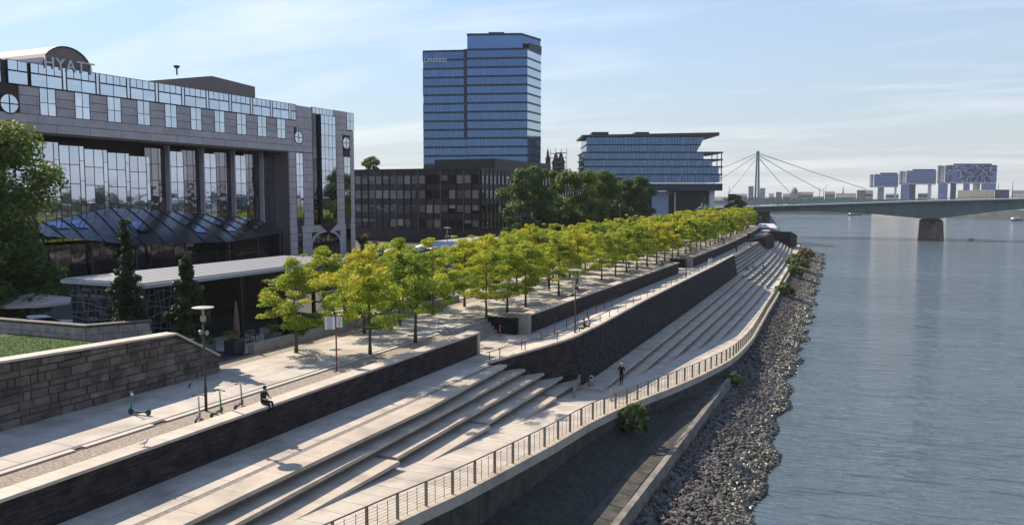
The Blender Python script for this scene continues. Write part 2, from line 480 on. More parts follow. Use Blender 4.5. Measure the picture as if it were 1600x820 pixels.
for y0, y1 in ((-20,23.2),(23.7,27.4),(28.2,55.5),(65,127),(137,300)):
    secs = []
    for y in stations(y0,y1,6):
        x = bx(-31.3,y); secs.append([(x-.16,y,ZU-.05),(x+.16,y,ZU-.05),(x+.16,y,ZU+.05),(x-.16,y,ZU+.05)])
    mb.loft(secs)
mb.build('drain_kerb', m_cap, pz)
mb = MB()
for y0, y1 in ((-20,55.5),(65,127),(137,300)):
    mb.sheet([[(bx(-31.72,y),y,ZU-.008),(bx(-31.47,y),y,ZU-.008)] for y in stations(y0,y1,6)])
mb.build('drain_slot', m_dark, pz)

# middle walk
mw = empty('middle_walk', (-26,30,ZM)); tag(mw, kind='structure')
slab_grid(mw, m_pave, -27.6, -24.95, 2, 8, 66, 2.1, ZM, ZM-.06)
mb = MB()
mb.sheet([[(bx(-31.5,y),y,ZM-.07),(bx(-24.0,y),y,ZM-.07)] for y in stations(-10,300,6)])
mb.build('walk_bed', m_pave_dark, mw)
mb = MB()
mb.sheet([[(bx(-27.6,y),y,ZM-.006),(bx(-24.9,y),y,ZM-.006)] for y in stations(66,300,6)])
mb.add([(-31.5,55.5,ZM-.01),(-27.6,55.5,ZM-.01),(-27.6,65,ZM-.01),(-31.5,65,ZM-.01)], [(0,1,2,3)])
mb.add([(-31.5,127,ZM-.01),(-27.6,127,ZM-.01),(-27.6,137,ZM-.01),(-31.5,137,ZM-.01)], [(0,1,2,3)])
mb.build('walk_field', m_pave, mw)
mb = MB()
mb.sheet([[(-24.94,y,ZM-.012),(-24.66,y,ZM-.012)] for y in stations(8,52,6)])
mb.build('cobble_strip', m_cobble, mw)

# near terraced steps (five levels that sink into the ramp)
ts = tag(empty('terrace_steps', (-23,40,3.5)), 'near flight of pale stone seating steps sinking into the ramp', 'steps')
ZS = [6.15,5.62,5.09,4.56,4.03]
SLAB, UNDER = .19, .28
def step(parent, name, poly, z0, z1, mt=None):
    """overhanging cast slab on a recessed base; first half of poly is the outer edge"""
    o = MB().prism(poly, z1-SLAB, z1).build(name, mt or m_step, parent, bevel=.015)
    h = len(poly)//2
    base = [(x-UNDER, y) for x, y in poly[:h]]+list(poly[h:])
    MB().prism(base, z0, z1-SLAB).build('step_base', m_pave_dark, o)  # dark colour paints the shade of the undercut
    return o
def step_blocks(z0, z1, xi, outer, L=2.4):
    """one step made of cast blocks; outer = [(y,x)...] edge line, a repeated y is a notch"""
    so = empty('step', (xi, outer[0][0], z0), parent=ts)
    segs = [(p, q) for p, q in zip(outer, outer[1:]) if q[0]-p[0] > .6]
    for (ya, xa), (yb, xb) in segs:
        n = max(1, int(round((yb-ya)/L)))
        for i in range(n):
            t0, t1 = i/n, (i+1)/n; y0, y1 = ya+(yb-ya)*t0+.006, ya+(yb-ya)*t1-.006
            dz = random.random()*.004; MB().prism([(xi,y0),(xa+(xb-xa)*t0,y0),(xa+(xb-xa)*t1,y1),(xi,y1)], z1-SLAB, z1-dz).build('step_block', m_step, so, bevel=.012)
        MB().prism([(xi,ya),(xa-UNDER,ya),(xb-UNDER,yb),(xi,yb)], z0, z1-SLAB-.002).build('step_base', m_pave_dark, so)  # base coloured dark as the shade beneath the overhang
step_blocks(4.5, ZS[0], -24.64, [(8,-23.0),(25,-23.3),(40,-23.2),(52.6,-23.95)])
step_blocks(4.2, ZS[1], -24.4, [(8,-22.0),(25,-22.45),(36,-22.75),(54.0,-23.1)])
step_blocks(3.4, ZS[2], -24.2, [(16,-21.35),(33.8,-21.38),(34.2,-21.82),(55.6,-22.22)])
step_blocks(3.2, ZS[3], -23.2, [(34.3,-20.72),(43.0,-20.7),(43.4,-21.1),(57.2,-21.32)])
step_blocks(3.0, ZS[4], -22.3, [(44.2,-20.1),(53,-20.2),(53.4,-20.52),(59,-20.46)])

# lower promenade: cross slabs, dropping away from the camera
lp = empty('lower_promenade', (-18,50,3.5)); tag(lp, kind='structure')
INN = [(8,-23.6),(25,-22.2),(36,-21.6),(46,-20.9),(54,-20.8),(58,-20.9),(60,-20.2)]
def xin(y): return lerp(INN, y) if y < 60 else -18.9-(y-60)*.03
y = 14.0
while y < 100:
    y1 = y+1.32; e = .012
    vs = []
    xa, xb, xc, xd = xin(y), xr(y)-.42, xr(y1)-.42, xin(y1)
    if y > 100: break
    mbs = MB().prism([(xa,y+e),(xb,y+e),(xc,y1-e),(xd,y1-e)], [zr(y)-.12]*2+[zr(y1)-.12]*2, [zr(y)]*2+[zr(y1)]*2)
    mbs.build('paving_slab', m_pave, lp)
    y = y1
mb = MB()
mb.sheet([[(bx(-19.5,y2) if y2>104 else xin(y2)-.3, y2, zr(y2)-.03-(0.0 if y2<99 else -.028)), (xr(y2)-.4, y2, zr(y2)-.03-(0.0 if y2<99 else -.028))] for y2 in stations(10,300,3)])
mb.build('promenade_bed', m_pave, lp)
# edge beam the railing stands on
mb = MB(); secs = []
for y2 in stations(12,296,2.0):
    x = xr(y2); z = zr(y2); secs.append([(x-.41,y2,z-.5),(x+.16,y2,z-.5),(x+.16,y2,z+.035),(x-.41,y2,z+.035)])
mb.loft(secs); mb.build('edge_beam', m_step, lp)
# retaining wall below the beam, in panels
y = 12.0
while y < 296:
    y1 = min(296, y+2.4 if y < 110 else y+8)
    xs = [(xr(y), y), (xr(y1), y1)]
    MB().prism([(xr(y)-.3,y+.02),(xr(y)+.05,y+.02),(xr(y1)+.05,y1-.02),(xr(y1)-.3,y1-.02)], [-1.6]*4, [zr(y)-.5,zr(y)-.5,zr(y1)-.5,zr(y1)-.5]).build('wall_panel', m_conc_old, lp)
    y = y1

# second terrace: steps that emerge from the ramp below the dark wall
t2 = tag(empty('terrace_steps', (-19,100,1.4)), 'long shaded seating steps at the foot of the long dark wall', 'steps')
YS = [55.5,64.9,74.2,83.6,93]
for k in range(5):
    z = 3.5-.53*k; sl = .028-.0036*k
    poly_r, poly_l = [], []
    for y2 in stations(YS[k]-.5 if k else 58.5, 154.5, 8):
        poly_r.append((bx(-18.6+.775*k-(y2-60)*sl, y2), y2)); poly_l.append((bx(-21.6-(y2-60)*.030+.4*k, y2), y2))
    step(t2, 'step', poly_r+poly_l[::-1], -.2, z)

# dark stone wall between middle walk and the lower terrace
dw = tag(empty('dark_stone_wall', (-21,100,3.5)), 'long dark rough stone wall below the railing of the middle walk', 'wall')
T = [(-25.04,51.9,6.35),(-24.0,53.5,6.62),(-22.9,54.9,6.9),(-21.8,56.5,7.18),(-20.95,58.8,7.4),(-21.0,66,7.4),(-21.6,82,7.4),(-21.9,100,7.4),(bx(-22.3,128),128,7.4),(bx(-22.75,153.5),153.5,7.4)]
Bq = [(-25.0,51.8,5.9),(-23.9,53.1,3.2),(-22.7,54.95,3.2),(-21.5,56.9,3.2),(-20.38,59.5,3.2),(-20.45,66,3.2),(-20.75,82,3.2),(-21.1,100,3.2),(bx(-21.8,128),128,3.2),(bx(-22.2,154.5),154.5,3.2)]
MB().sheet([[Bq[i],T[i]] for i in range(0,5)]).build('wall_face', m_slate, dw, recalc=False)
mbw = MB().sheet([[Bq[i],T[i]] for i in range(4,10)])
mbw.add([Bq[9],T[9],(bx(-26.4,153.5),153.5,6.1),(bx(-26.4,153.5),153.5,3.2)], [(0,3,2,1)])
mbw.build('wall_face', m_slate_rough, dw, recalc=False)
MB().sheet([[(lerp([(52,-25.5),(87,-26.3),(154,-26.5)],t[1])+bend(t[1]),t[1],ZM+.006),(t[0]-.42,t[1],t[2]-.22)] for t in T]).build('ramp_paving', m_pave, dw, recalc=False)
for i in range(len(T)-1):                 # coping stones
    a, b2 = Vector(T[i]), Vector(T[i+1]); n = max(1, int((b2-a).length/2.2))
    for j in range(n):
        p0 = a.lerp(b2, j/n); p1 = a.lerp(b2, (j+1)/n); d = p1-p0
        c = (p0+p1)/2
        piece('coping_stone', m_cap, dw, (c.x-.2, c.y+.1, c.z-.02), (.5, d.length-.015, .16), rz=math.atan2(-d.x, d.y), rx=math.asin(d.z/d.length))
zt = 7.4

# hand rail of the middle walk
def rail_line(root, pts, h, spacing, rad, mt, name_post='post'):
    P = [Vector(p) for p in pts]; MB().path([p+Vector((0,0,h)) for p in P], rad, 6).build('handrail', mt, root, smooth=True)
    acc = 0.0; nxt = .3
    for a, b2 in zip(P, P[1:]):
        L = (b2-a).length
        while nxt < acc+L:
            q = a.lerp(b2, (nxt-acc)/L)
            piece(name_post, mt, root, (q.x,q.y,q.z+h/2), (.05,.05,h))
            nxt += spacing
        acc += L
hr = tag(empty('hand_rail', (-22,60,zt)), 'thin dark hand rail along the coping of the long dark wall', 'railing')
rail_line(hr, [(x-.3,y,z+.05) for x,y,z in T], .62, 3.1, .028, m_dark)
hr2 = tag(empty('hand_rail', (-25,60,ZM)), 'thin dark hand rail crossing the ramp up to the middle slate wall', 'railing')
rail_line(hr2, [(-24.7,52.6,ZM+.25),(-24.3,60,ZM+.45),(-25.0,72,ZM+.3),(-26.2,88,ZM+.05)], .85, 3.6, .024, m_dark)

# third terrace (far), two flights with a landing
t3 = tag(empty('terrace_steps', (-20,200,1.4)), 'distant sunlit double flight of seating steps near the bridge', 'steps')
lev = [(ZM,-24.4),(5.62,-23.9),(5.09,-23.4),(4.56,-22.9),(4.03,-22.4),(3.5,-21.0),(2.97,-19.9),(2.44,-19.0),(1.91,-18.1),(1.38,-17.2)]
Y3A, Y3B = 154.7, 288
for k, (z, x) in enumerate(lev):
    ys = stations(Y3A+.1*k, Y3B-1.5*k, 8)
    xo = -24.96 if k == 0 else x-2.9
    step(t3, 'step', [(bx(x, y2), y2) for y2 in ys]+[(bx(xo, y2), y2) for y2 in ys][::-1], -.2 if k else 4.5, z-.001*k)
dw2 = tag(empty('dark_stone_wall', (-24,245,3.5)), 'small dark wedge-shaped stone wall among the far steps', 'wall')
T2 = [(bx(-27.4,219),219,6.3),(bx(-23.0,224),224,zt),(bx(-21.9,245),245,zt)]
B2 = [(bx(-27.3,218.8),218.8,5.9),(bx(-22.5,225),225,3.3),(bx(-21.4,246),246,3.3)]
mbw = MB().sheet([[B2[i],T2[i]] for i in range(3)])
mbw.add([T2[0],T2[1],T2[2],(bx(-27.5,245),245,6.3)], [(0,1,2,3)]); mbw.add([B2[2],T2[2],(bx(-27.5,245),245,6.3),(bx(-27.5,245),245,3.3)], [(0,3,2,1)])
mbw.build('wall_face', m_slate_rough, dw2, recalc=False)
dw3 = tag(empty('end_bastion', (-22,285,3.5)), 'low dark bastion wall at the far end of the boulevard', 'wall')
MB().prism([(bx(-24,276),276),(bx(-17.5,276),276),(bx(-15.5,292),292),(bx(-24,296),296)], 1.0, [6.6,6.6,4.8,6.6]).build('wall_body', m_slate_rough, dw3)

# railing at the river edge
rr_ = tag(empty('river_railing', (-16.5,40,4.2)), 'grey metal post and wire railing along the river edge', 'railing')
pts = []
for y2 in stations(16,294,1.95):
    pts.append((xr(y2)-.12, y2, zr(y2)+.035))
H = 1.12
MB().path([(x,y,z+H) for x,y,z in pts], .035, 8).build('handrail', m_railpost, rr_, smooth=True)
for k in range(7):
    MB().path([(x,y,z+.12+k*.135) for x,y,z in pts], .008, 4).build('wire', m_railpost, rr_)
for i, (x,y,z) in enumerate(pts):
    a = Vector(pts[max(i-1,0)]); b2 = Vector(pts[min(i+1,len(pts)-1)]); d = b2-a
    rz = math.atan2(-d.x, d.y)
    piece('post', m_railpost, rr_, (x,y,z+H/2-.01), (.14,.05,H), rz=rz)
    if i+1 < len(pts) and y < 100:
        q0, q1 = Vector(pts[i]), Vector(pts[i+1])
        for t in (.33,.67):
            q = q0.lerp(q1, t); piece('baluster', m_railpost, rr_, (q.x,q.y,q.z+H/2-.05), (.022,.022,H-.1), rz=rz)

# upper slate wall with cap stones, four lengths
def slate_wall(y0, y1, label, capL, x0=-28.35, pillar0=0, pillar1=0):
    w = tag(empty('slate_wall', (bx(-27.9,y0),y0,ZM)), label, 'wall')
    mbx = MB(); secs = []
    for y2 in stations(y0, y1, 8):
        xa, xb = bx(-28.35,y2), bx(-27.62,y2)
        secs.append([(xa,y2,5.6),(xb,y2,5.6),(xb,y2,7.77),(xa,y2,7.77)])
    mbx.loft(secs); mbx.build('wall_body', m_slate, w)
    n = int((y1-y0)/capL)
    for i in range(n):
        a = y0+(y1-y0)*i/n; b2 = y0+(y1-y0)*(i+1)/n; c = (a+b2)/2
        piece('cap_stone', m_cap, w, (bx(-27.98,c), c, 7.835), (1.0, b2-a-.012, .13), rz=math.atan2(-(bend(b2)-bend(a)), b2-a))
    if pillar0: pbox('end_pillar', m_conc, w, bx(-29.6,y0), bx(-27.5,y0), y0-.75, y0-.003, 5.9, 7.95)
    if pillar1: pbox('end_pillar', m_conc, w, bx(-28.6,y1), bx(-27.5,y1), y1+.003, y1+.4, 5.9, 7.92)
    return w
slate_wall(6, 54.9, 'near dark slate wall with pale cap on which a man sits', 1.55, pillar1=1)
slate_wall(65.6, 126.6, 'middle dark slate wall with thick concrete pillar beside the small stair', 1.55, pillar0=1)
slate_wall(137.6, 226, 'third dark slate wall behind the long hand rail, farther off', 3.0, pillar0=1)
slate_wall(233, 286, 'farthest dark slate wall near the bridge end of the promenade', 4.0)
# small stairs up to the plaza in the gaps
def plaza_stair(y0, y1, label):
    s = tag(empty('plaza_stair', (-30.5,(y0+y1)/2,ZM)), label, 'stairs')
    for i in range(4):
        z = ZM+(ZU-ZM)*(i+1)/4
        pbox('step', m_conc, s, bx(-31.5,y0), bx(-30.3-.3*i,y0), y0+.02*i+.01, y1-.02*i-.01, ZM-.1, z)
    pbox('return_wall', m_slate_rough, s, bx(-31.5,y0), bx(-28.4,y0), y1+.02, y1+.4, 5.9, 7.6)
    pbox('return_wall', m_slate_rough, s, bx(-31.5,y0), bx(-28.64,y0), y0-.42, y0-.02, 5.9, 7.37)
    mbr = MB(); 
    for yy in (y0+.25,):
        mbr.path([(bx(-31.6,y0),yy,ZU),(bx(-31.6,y0),yy,ZU+.95),(bx(-29.9,y0),yy,ZM+.95),(bx(-29.9,y0),yy,ZM)], .025, 6)
    mbr.build('handrail', m_dark, s)
plaza_stair(55.75, 64.4, 'small concrete stair between the near and middle slate walls')
plaza_stair(127.2, 136.3, 'small stair in the far gap between two slate walls')

# ------------------------------------------------------------------ embankment
em = empty('embankment', (-11,60,1)); tag(em, kind='structure')
def ledge_z(y): return 2.15
def xl(y): return -11.7 if y < 70 else -11.7-(y-70)*.04
mb = MB(); rows = []
for y2 in stations(8,296,3):
    xa = xl(y2) if y2 < 78 else xr(y2)+.1
    za = .3 if y2 < 78 else .25
    w = xw(y2)
    rows.append([(xa-.3,y2,za+.05),(xa+(w-xa)*.5,y2,(za+ZW)/2),(w,y2,ZW),(w+1.5,y2,ZW-.9),(w+5,y2,ZW-3.5)])
mb.sheet(rows); mb.build('bank_slope', m_earth, em)
# ledge, drain line and dark masonry slope (near part)
mb = MB(); secs = []
for y2 in stations(8,80,4): secs.append([(-13.4,y2,-.5),(-11.95,y2,-.5),(-11.95,y2,1.18),(-13.4,y2,1.18)])
mb.loft(secs); mb.build('ledge', m_conc_old, em)
mb = MB(); secs = []
for y2 in stations(8,80,4): secs.append([(-11.93,y2,-.6),(-11.5,y2,-.6),(-11.55,y2,1.28),(-11.93,y2,1.28)])
mb.loft(secs); mb.build('ledge_kerb', mat('kerb_concrete', (.2,.18,.155), var=.3, scale=2, bump=.4, c2=(.1,.09,.08)), em)
mb = MB(); rows = []
for y2 in stations(8,80,4):
    rows.append([(min(xr(y2)+.06,-13.55),y2,2.6 if y2 < 50 else max(1.25,2.6-(y2-50)*.055)),(-14.6 if xr(y2)<-14.8 else min(xr(y2)+.07,-13.5),y2,1.9 if y2 < 50 else max(1.22,1.9-(y2-50)*.03)),(-13.38,y2,1.12)])
mb.sheet(rows); mb.build('masonry_slope', mat('shade_dark_masonry', (.028,.026,.024), rough=.9, var=.5, scale=2.5, bump=.8, bscale=5), em, recalc=False)  # deep shade below the railing put into the masonry colour

# stones: shared low-poly meshes
def stone_mesh(i, mt):
    bm = bmesh.new(); bmesh.ops.create_icosphere(bm, subdivisions=1, radius=.5)
    rnd = random.Random(100+i)
    sx, sy, sz = rnd.uniform(.8,1.3), rnd.uniform(.7,1.1), rnd.uniform(.5,.8)
    for v in bm.verts:
        k = rnd.uniform(.72,1.15); v.co = Vector((v.co.x*sx*k, v.co.y*sy*k, v.co.z*sz*k))
    me = bpy.data.meshes.new('stone'); bm.to_mesh(me); bm.free(); me.materials.append(mt); return me
m_rock = mat('bank_rubble', (.105,.095,.09), rough=.85, var=.3, scale=3, ovar=.35)
m_rock_s = mat('bank_rubble_mass', (.105,.095,.09), rough=.85, var=.55, scale=1.6)
m_wet = mat('wet_shore_rock', (.05,.046,.035), rough=.45, var=.6, scale=2.5, spec=.6, ovar=.4, c2=(.20,.19,.13), c2scale=1.4)
SM_d = [stone_mesh(i, m_rock) for i in range(6)]; SM_w = [stone_mesh(10+i, m_wet) for i in range(6)]
def bank_pt(y, t):
    xa = -11.5 if y < 78 else xr(y)+.15; w = xw(y); za = .3 if y < 78 else .25
    x = xa+(w-xa)*t
    z = za+(ZW+.04-za)*t if t < 1 else ZW-(t-1)*3.0
    return x, z
def put_stone(me, x, y, z, s, rnd):
    o = bpy.data.objects.new('stone', me)
    o.matrix_basis = Matrix.Translation((x,y,z)) @ Quaternion((rnd.gauss(0,1),rnd.gauss(0,1),rnd.gauss(0,1),rnd.gauss(0,1))).normalized().to_matrix().to_4x4() @ Matrix.Diagonal((s,s,s,1))
    link(o, em)
rnd = random.Random(5)
cnt = 0
while cnt < 290:
    y2 = 41+rnd.random()**1.5*22
    wet = rnd.random() < .45
    t = rnd.uniform(.64,1.05) if wet else rnd.uniform(0,.66)
    x, z = bank_pt(y2, t)
    put_stone((SM_w if wet else SM_d)[rnd.randrange(6)], x, y2, z+.06, rnd.uniform(.25,.5) if wet else rnd.uniform(.22,.44), rnd); cnt += 1
def stone_mass(name, meshes, n, tr, sr, yfn, mt, seed):
    rnd = np.random.RandomState(seed)
    V = []; F = []; base = 0
    data = []
    for me in meshes:
        v = np.array([q.co[:] for q in me.vertices]); f = np.array([list(pp.vertices) for pp in me.polygons]); data.append((v, f))
    for i in range(n):
        y2 = yfn(rnd.rand()); t = rnd.uniform(*tr)
        if rnd.rand() < .12: t = min(t+rnd.normal()*.06, 1.1)
        x, z = bank_pt(y2, t)
        v, f = data[rnd.randint(len(data))]
        q = Quaternion(rnd.normal(size=4)).normalized().to_matrix()
        s = rnd.uniform(*sr)
        s = sr[0]+(sr[1]-sr[0])*rnd.rand()**2.2; vv = v @ np.array(q).T * s * np.array([1,1,.8]) + np.array([x, y2, z+rnd.uniform(-.02,.14)])
        V.append(vv); F.append(f+base); base += len(v)
    V = np.concatenate(V); F = np.concatenate(F)
    me = bpy.data.meshes.new(name); me.from_pydata(V.tolist(), [], F.tolist()); me.materials.append(mt)
    o = bpy.data.objects.new(name, me); link(o, em); o['kind'] = 'stuff'
    return o
stone_mass('rubble', SM_d, 11500, (-.02,.7), (.12,.52), lambda r: 20+r*68, m_rock_s, 1)
stone_mass('rubble', SM_d, 7000, (-.02,.7), (.18,.62), lambda r: 86+r*206, m_rock_s, 2)
stone_mass('shore_rocks', SM_w, 8000, (.64,1.03), (.14,.6), lambda r: 20+r*70, m_wet, 3)
m_weed = mat('weedy_wet_rock', (.018,.019,.012), rough=.35, var=.5, scale=3, spec=.6)
stone_mass('waterline_rocks', SM_w, 2600, (.93,1.06), (.2,.55), lambda r: 20+r*90, m_weed, 6)
stone_mass('waterline_rocks', SM_w, 2400, (.92,1.07), (.28,.7), lambda r: 108+r*185, m_weed, 7)
stone_mass('shore_rocks', SM_w, 5500, (.62,1.04), (.2,.7), lambda r: 88+r*205, m_wet, 4)
# ------------------------------------------------------------------ big hotel with the glass atrium
XH = -85.4
m_hdim = glass('atrium_dim_reflection_glass', (.24,.24,.28), wob=.03, ovar=.3)  # darker reflections of the recessed bays put into the glass colour
m_hpier = mat('brown_pier', (.15,.12,.115), rough=.6)
ht = tag(empty('hotel_building', (XH,88,ZU)), 'mauve stone hotel block with mirror glass band and deep glass atrium', 'building')
# cores behind the cladding (kept behind the facade plane)
mb = MB()
mb.box(-125,XH-.25,30,121.0,25.5,33.0)           # upper storeys
mb.box(-125,XH-.25,103.2,121.0,ZU-.2,25.5)      # right tower
mb.box(-125,-90.6,30,103.2,ZU-.2,25.5)          # behind the atrium
mb.box(-90.6,XH-.25,30,57.0,ZU-.2,25.5)         # left wing
mb.build('wall', m_hstone_dk, ht)
def rects_minus(y0, y1, z0, z1, L, hgt, holes, xf=XH, off=0.0):
    z = z0; r = 0
    while z < z1-.05:
        zt_ = min(z+hgt, z1)
        y = y0 - ((L/2) if r % 2 else 0)
        while y < y1:
            a, b2 = max(y, y0), min(y+L, y1); y += L
            segs = [(a, b2)]
            for (h0, h1, k0, k1) in holes:
                if k0 < zt_-.02 and k1 > z+.02:
                    ns_ = []
                    for s0, s1 in segs:
                        if h1 <= s0 or h0 >= s1: ns_.append((s0, s1))
                        else:
                            if h0 > s0: ns_.append((s0, h0))
                            if h1 < s1: ns_.append((h1, s1))
                    segs = ns_
            for s0, s1 in segs:
                if s1-s0 > .15: pbox('stone_panel', m_hstone, ht, xf-.2, xf, s0+.025, s1-.025, z+.03, zt_-.03)
        z += hgt; r += 1
wy = [61.2+4.37*i for i in range(10)]
holes = [(y, y+2.0, 27.4, 30.45) for y in wy]+[(56.6,58.9,27.2,29.5),(104.6,106.9,26.7,29.0)]
rects_minus(50, 109.2, 25.5, 27.45, 4.37, .98, [])
rects_minus(50, 105.2, 27.45, 30.45, 4.37, 1.0, holes)
rects_minus(105.2, 109.2, 27.45, 33.0, 4.0, 1.85, [])
# right tower
th = [(104.9,106.7,14.3,25.4),(108.6,116.4,ZU,12.0),(109.2,115.0,13.5,33.2),(117.9,119.8,14.4,25.3),(117.6,119.8,26.6,28.8),(105.0,106.2,9.2,12.3),(118.2,119.6,8.5,12.6)]
rects_minus(103.2, 109.2, ZU, 25.5, 3.0, 1.2, th)
rects_minus(109.2, 115.0, ZU, 13.5, 3.2, 1.2, th)
rects_minus(115.0, 121.0, ZU, 29.9, 3.0, 1.2, th)
rects_minus(115.0, 118.9, 29.9, 33.2, 3.9, 1.1, [])
def window(y0, y1, z0, z1, ny, zs, gl=None, xf=XH, proud=.0, parent=None, fw=.075):
    """framed window: frame part with its panes as sub-parts"""
    gl = gl or m_hglass
    f = MB(); x1 = xf+proud+.03
    f.box(xf-.25,x1,y0,y0+fw,z0,z1); f.box(xf-.25,x1,y1-fw,y1,z0,z1)
    f.box(xf-.25,x1-.002,y0+fw,y1-fw,z0,z0+fw); f.box(xf-.25,x1-.002,y0+fw,y1-fw,z1-fw,z1)
    w = (y1-y0)/ny
    for i in range(1, ny): f.box(xf-.25,x1-.006,y0+i*w-fw/2,y0+i*w+fw/2,z0+fw,z1-fw)
    for z in zs: f.box(xf-.25,x1-.01,y0+fw,y1-fw,z-fw/2,z+fw/2)
    fo = f.build('window', m_frame, parent or ht)
    zz = [z0]+list(zs)+[z1]
    for i in range(ny):
        for k in range(len(zz)-1):
            piece('pane', gl, fo, (xf-.005+proud, y0+(i+.5)*w, (zz[k]+zz[k+1])/2), (.03, w-.06, zz[k+1]-zz[k]-.06), rz=random.uniform(-.004,.004), ry=random.uniform(-.006,.006))
    return fo
for y in wy: window(y, y+2.0, 27.4, 30.5, 2, [28.85])
# mirror glass top band
def band(y0, y1, nbig):
    f = window(y0, y1, 30.52, 31.95, nbig, [])
    f2 = window(y0, y1, 31.97, 33.1, nbig*2, [])
band(57.7, 60.0, 1)
for i in range(11):
    c = 62.2+4.37*i
    band(c-1.92, min(c+1.92, 105.15), 2)
    if i: window(c-2.42, c-1.94, 30.54, 33.1, 1, [], fw=.06)
band(50.2, 57.0, 3)
def round_window(yc, zc2, r):
    f = MB(); n = 28; secs = []
    for i in range(n):
        t = 2*math.pi*i/n
        secs.append([(XH-.2,yc+(r-.13)*math.cos(t),zc2+(r-.13)*math.sin(t)),(XH+.05,yc+(r-.13)*math.cos(t),zc2+(r-.13)*math.sin(t)),(XH+.05,yc+r*math.cos(t),zc2+r*math.sin(t)),(XH-.2,yc+r*math.cos(t),zc2+r*math.sin(t))])
    secs.append(secs[0]); f.loft(secs, cap=False)
    f.box(XH-.05,XH+.04,yc-.06,yc+.06,zc2-r+.1,zc2+r-.1); f.box(XH-.05,XH+.035,yc-r+.1,yc+r-.1,zc2-.06,zc2+.06)
    fo = f.build('window', m_frame, ht)
    for qy in (-1, 1):
        for qz in (-1, 1):
            vs = [(XH+.012,yc,zc2)]
            for i in range(8):
                t = math.pi/2*i/7; vs.append((XH+.012, yc+qy*(r-.08)*math.cos(t), zc2+qz*(r-.08)*math.sin(t)))
            MB().add(vs, [tuple(range(9))]).build('pane', m_hglass, fo)
for a, b2 in ((57.75,28.35),(105.75,27.85),(118.7,27.7)): round_window(a, b2, 1.12)
# tower bay and slots
window(104.9,106.7,14.3,25.4,2,[14.3+1.85*i for i in range(1,6)])
window(117.9,119.8,14.4,25.3,2,[14.4+1.82*i for i in range(1,6)])
zs = [30.5,28.6,26.6,24.6,22.6,20.6,18.6,16.6,15.0]
window(110.9,115.0,13.6,32.0,4,sorted(zs), proud=.5)
window(109.25,110.85,13.6,32.0,1,sorted(zs), gl=m_hglass_d)
window(109.3,115.0,32.02,33.1,6,[])
window(118.9,121.0,30.0,33.1,2,[31.6])
window(105.0,106.2,9.2,12.3,1,[], gl=m_hglass_d); window(118.2,119.6,8.5,12.6,1,[10.5], gl=m_hglass_d)
# point under the bay
MB().add([(XH+.5,111,13.6),(XH+.5,115,13.6),(XH+.05,113,11.9),(XH,111,13.6),(XH,115,13.6)], [(0,1,2),(0,2,3),(1,4,2),(0,3,4,1),(3,2,4)]).build('bay_corbel', m_frame, ht)
# arched entrance
n = 12; arc = [(112.5+3.9*math.cos(math.pi-math.pi*i/n), 10.0+2.2*math.sin(math.pi*i/n)) for i in range(n+1)]
MB().add([(XH-.1,y,z) for y,z in arc]+[(XH-.1,116.4,ZU),(XH-.1,108.6,ZU)], [tuple(range(n+3))]).build('entrance_recess', m_hglass_d, ht)
mb = MB(); secs = []
for y,z in [(108.6,ZU)]+arc+[(116.4,ZU)]:
    dy, dz = y-112.5, max(z-10.0, 0); l = math.hypot(dy, dz) or 1; oy, oz = dy/l*.45, dz/l*.45
    secs.append([(XH-.1,y,z),(XH+.08,y,z),(XH+.08,y+oy,z+oz),(XH-.1,y+oy,z+oz)])
mb.loft(secs); mb.build('arch_surround', m_hstone, ht)
mb = MB()
for i in range(1,6): mb.box(XH-.09,XH-.03,108.6+1.3*i-.06,108.6+1.3*i+.06,ZU,11.3)
mb.box(XH-.09,XH-.02,108.9,116.1,9.9,10.05); mb.build('entrance_mullions', m_frame, ht)
# end face of the tower towards the far side is unseen; near soffit over the recess
pbox('soffit', m_hpier, ht, -90.5, XH-.26, 57.0, 103.2, 25.3, 25.48)
pbox('recess_reveal', m_hpier, ht, -90.5, XH-.01, 103.0, 103.19, ZU, 25.3)
# atrium curtain wall: stepped mirror bays on the left, mirror strips and dark bays on the right
cw = MB(); fr = []
def bay(y0, y1, xf, z0, z1, ny, rh, gl, name='atrium_bay'):
    nz_ = int(round((z1-z0)/rh)); return window(y0, y1, z0, z1, ny, [z0+(z1-z0)*k/nz_ for k in range(1, nz_)], gl=gl, xf=xf, fw=.09)

for i in range(6):
    y0 = 57.1+3.6*i; xx = -86.0-.42*i
    bay(y0, y0+2.7, xx, 13.0, 24.9-.25*i, 2, 2.3, m_hglass)
    window(y0+2.72, y0+3.55, 13.0, 24.9-.25*i, 1, [15.4,17.8,20.2,22.6], gl=m_hglass, xf=xx-.3, fw=.06)
for i, y0 in enumerate((79.0,85.2,91.4,97.6)):
    bay(y0+3.0, y0+5.4, -88.4, 9.5, 24.6, 2, 2.15, m_hglass)
    pbox('atrium_pier', m_hstone, ht, -89.4, -88.3, y0+2.78, y0+2.98, ZU, 25.3)
    bay(y0-.62, y0+2.76, -89.1, 9.5, 24.9, 3, 2.15, m_hdim)
bay(102.4, 102.95, -89.1, 9.5, 24.9, 1, 2.15, m_hdim)
# ground floor shopfront of the atrium
f0 = window(60, 103, ZU, 12.7, 22, [10.2], gl=m_hglass_d, xf=-87.6)
